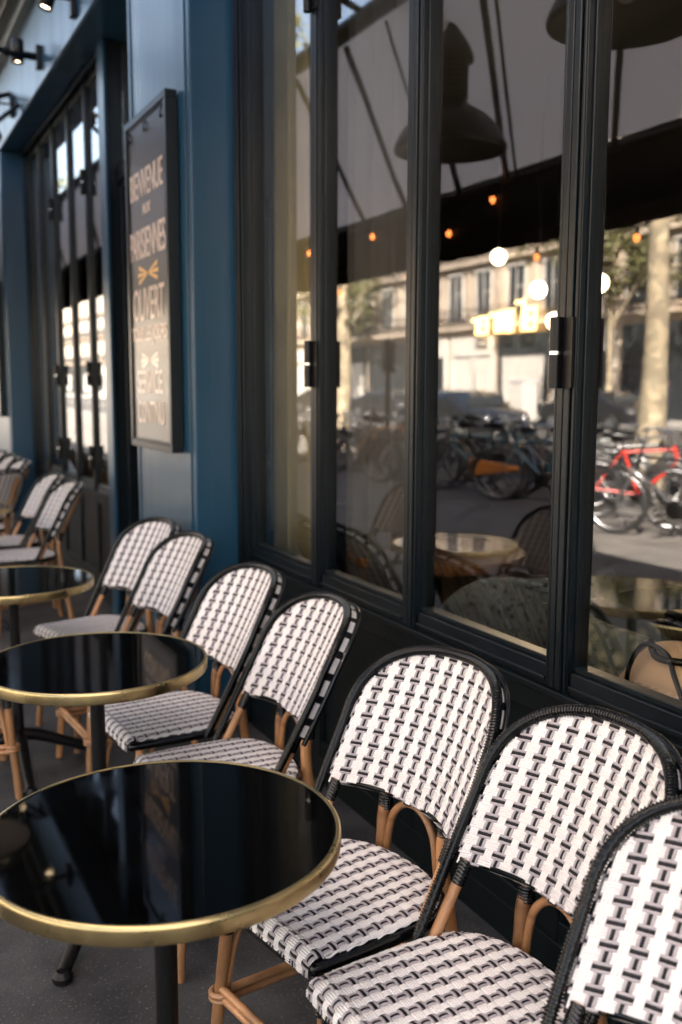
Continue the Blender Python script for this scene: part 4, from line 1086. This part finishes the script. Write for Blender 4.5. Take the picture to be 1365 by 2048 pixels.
for k in range(9):
    BK.append((-5.4-.35*(k % 3), 9.3+k*.85, (48, 222, 60, 236)[k % 4], ('black', 'dark', 'dark', 'teal')[k % 4],
               ['black bicycle crowded behind the red one', 'dark bicycle between the red and the blue one', 'dark bicycle wedged behind the teal one', 'teal bicycle in the rear rank by the third window',
                'black bicycle in the rear rank behind the central mullion', 'dark bicycle in the rear rank near the traffic light', 'dark bicycle in the rear rank beside the second tree',
                'teal bicycle in the rear rank far along', 'black bicycle last in the rear rank'][k]))
for i, (x, y, a, c, lb) in enumerate(BK):
    o = bike if i == 0 else dup(bike, lb)
    o.location = (x, y, 0); o.rotation_euler = (0, 0, R(a)); o['label'] = lb; setc(o, c)

t = thing('orange_bag', 'orange wedge-shaped bag slung on the blue bicycle, mirrored in the third window', 'bag', (-4.35, 10.15, .30), R(225))
bm = NB(); v = [bm.verts.new(p) for p in ((-.28, -.04, 0), (-.28, .04, 0), (-.28, .05, .24), (-.28, -.05, .24), (.34, -.02, .10), (.34, .02, .10), (.34, .02, .15), (.34, -.02, .15))]
for q in ((0, 1, 2, 3), (4, 7, 6, 5), (0, 4, 5, 1), (3, 2, 6, 7), (0, 3, 7, 4), (1, 5, 6, 2)): bm.faces.new([v[i] for i in q])
obj('bag_body', bm, paint['orange'], t, bevel=.015)
bm = NB(); tube(bm, smooth_path([(-.2, 0, .23), (-.1, 0, .45), (.05, 0, .45), (.2, 0, .17)], 6), .008, 6); obj('strap', bm, M['black'], t)
# ------------------------------------------------------------------ two people across the road
def person(label, loc, rz, lean):
    me = bpy.data.meshes.new('person'); J = [(0, 0, .95), (0, 0, 1.15), (0, 0, 1.38), (0, 0, 1.50), (.01, 0, 1.62), (0, .19, 1.40), (.02, .24, 1.12), (.12, .22, .92), (0, -.19, 1.40), (-.04, -.25, 1.12), (.06, -.24, .90),
         (.02, .10, .90), (.10*lean, .11, .50), (-.04+.2*lean, .12, .08), (.10+.2*lean, .12, .04), (0, -.10, .90), (-.08*lean, -.11, .50), (-.22*lean, -.12, .08), (-.10*lean, -.12, .04)]
    E_ = [(0, 1), (1, 2), (2, 3), (3, 4), (2, 5), (5, 6), (6, 7), (2, 8), (8, 9), (9, 10), (0, 11), (11, 12), (12, 13), (13, 14), (0, 15), (15, 16), (16, 17), (17, 18)]
    rad = [.15, .14, .17, .06, .10, .08, .055, .04, .08, .055, .04, .10, .07, .05, .04, .10, .07, .05, .04]
    me.from_pydata(J, E_, []); me.materials.append(M['coat_dark']); o = bpy.data.objects.new('person', me); COL.objects.link(o)
    sk = o.modifiers.new('skin', 'SKIN'); o.modifiers.new('sub', 'SUBSURF').levels = 1
    for i, v in enumerate(me.skin_vertices[0].data): v.radius = (rad[i], rad[i]); v.use_root = (i == 0)
    o.location = loc; o.rotation_euler = (0, 0, rz); tag(o, label, 'person')
    bm = NB(); ball(bm, (.01, 0, 1.64), .105, 0, 8, 1.2); ball(bm, (.11, 0, 1.63), .018, 0, 5); obj('face', bm, M['skin'], o)
    bm = NB(); ball(bm, (-.012, 0, 1.665), .112, 0, 8, 1.12); obj('hair', bm, M['hair'], o)
person('person in a dark coat walking across the road, left of the pair', (-25.8, 28.6, 0), R(200), 1)
person('person in dark clothes walking across the road, right of the pair', (-25.6, 27.9, 0), R(190), -.8)
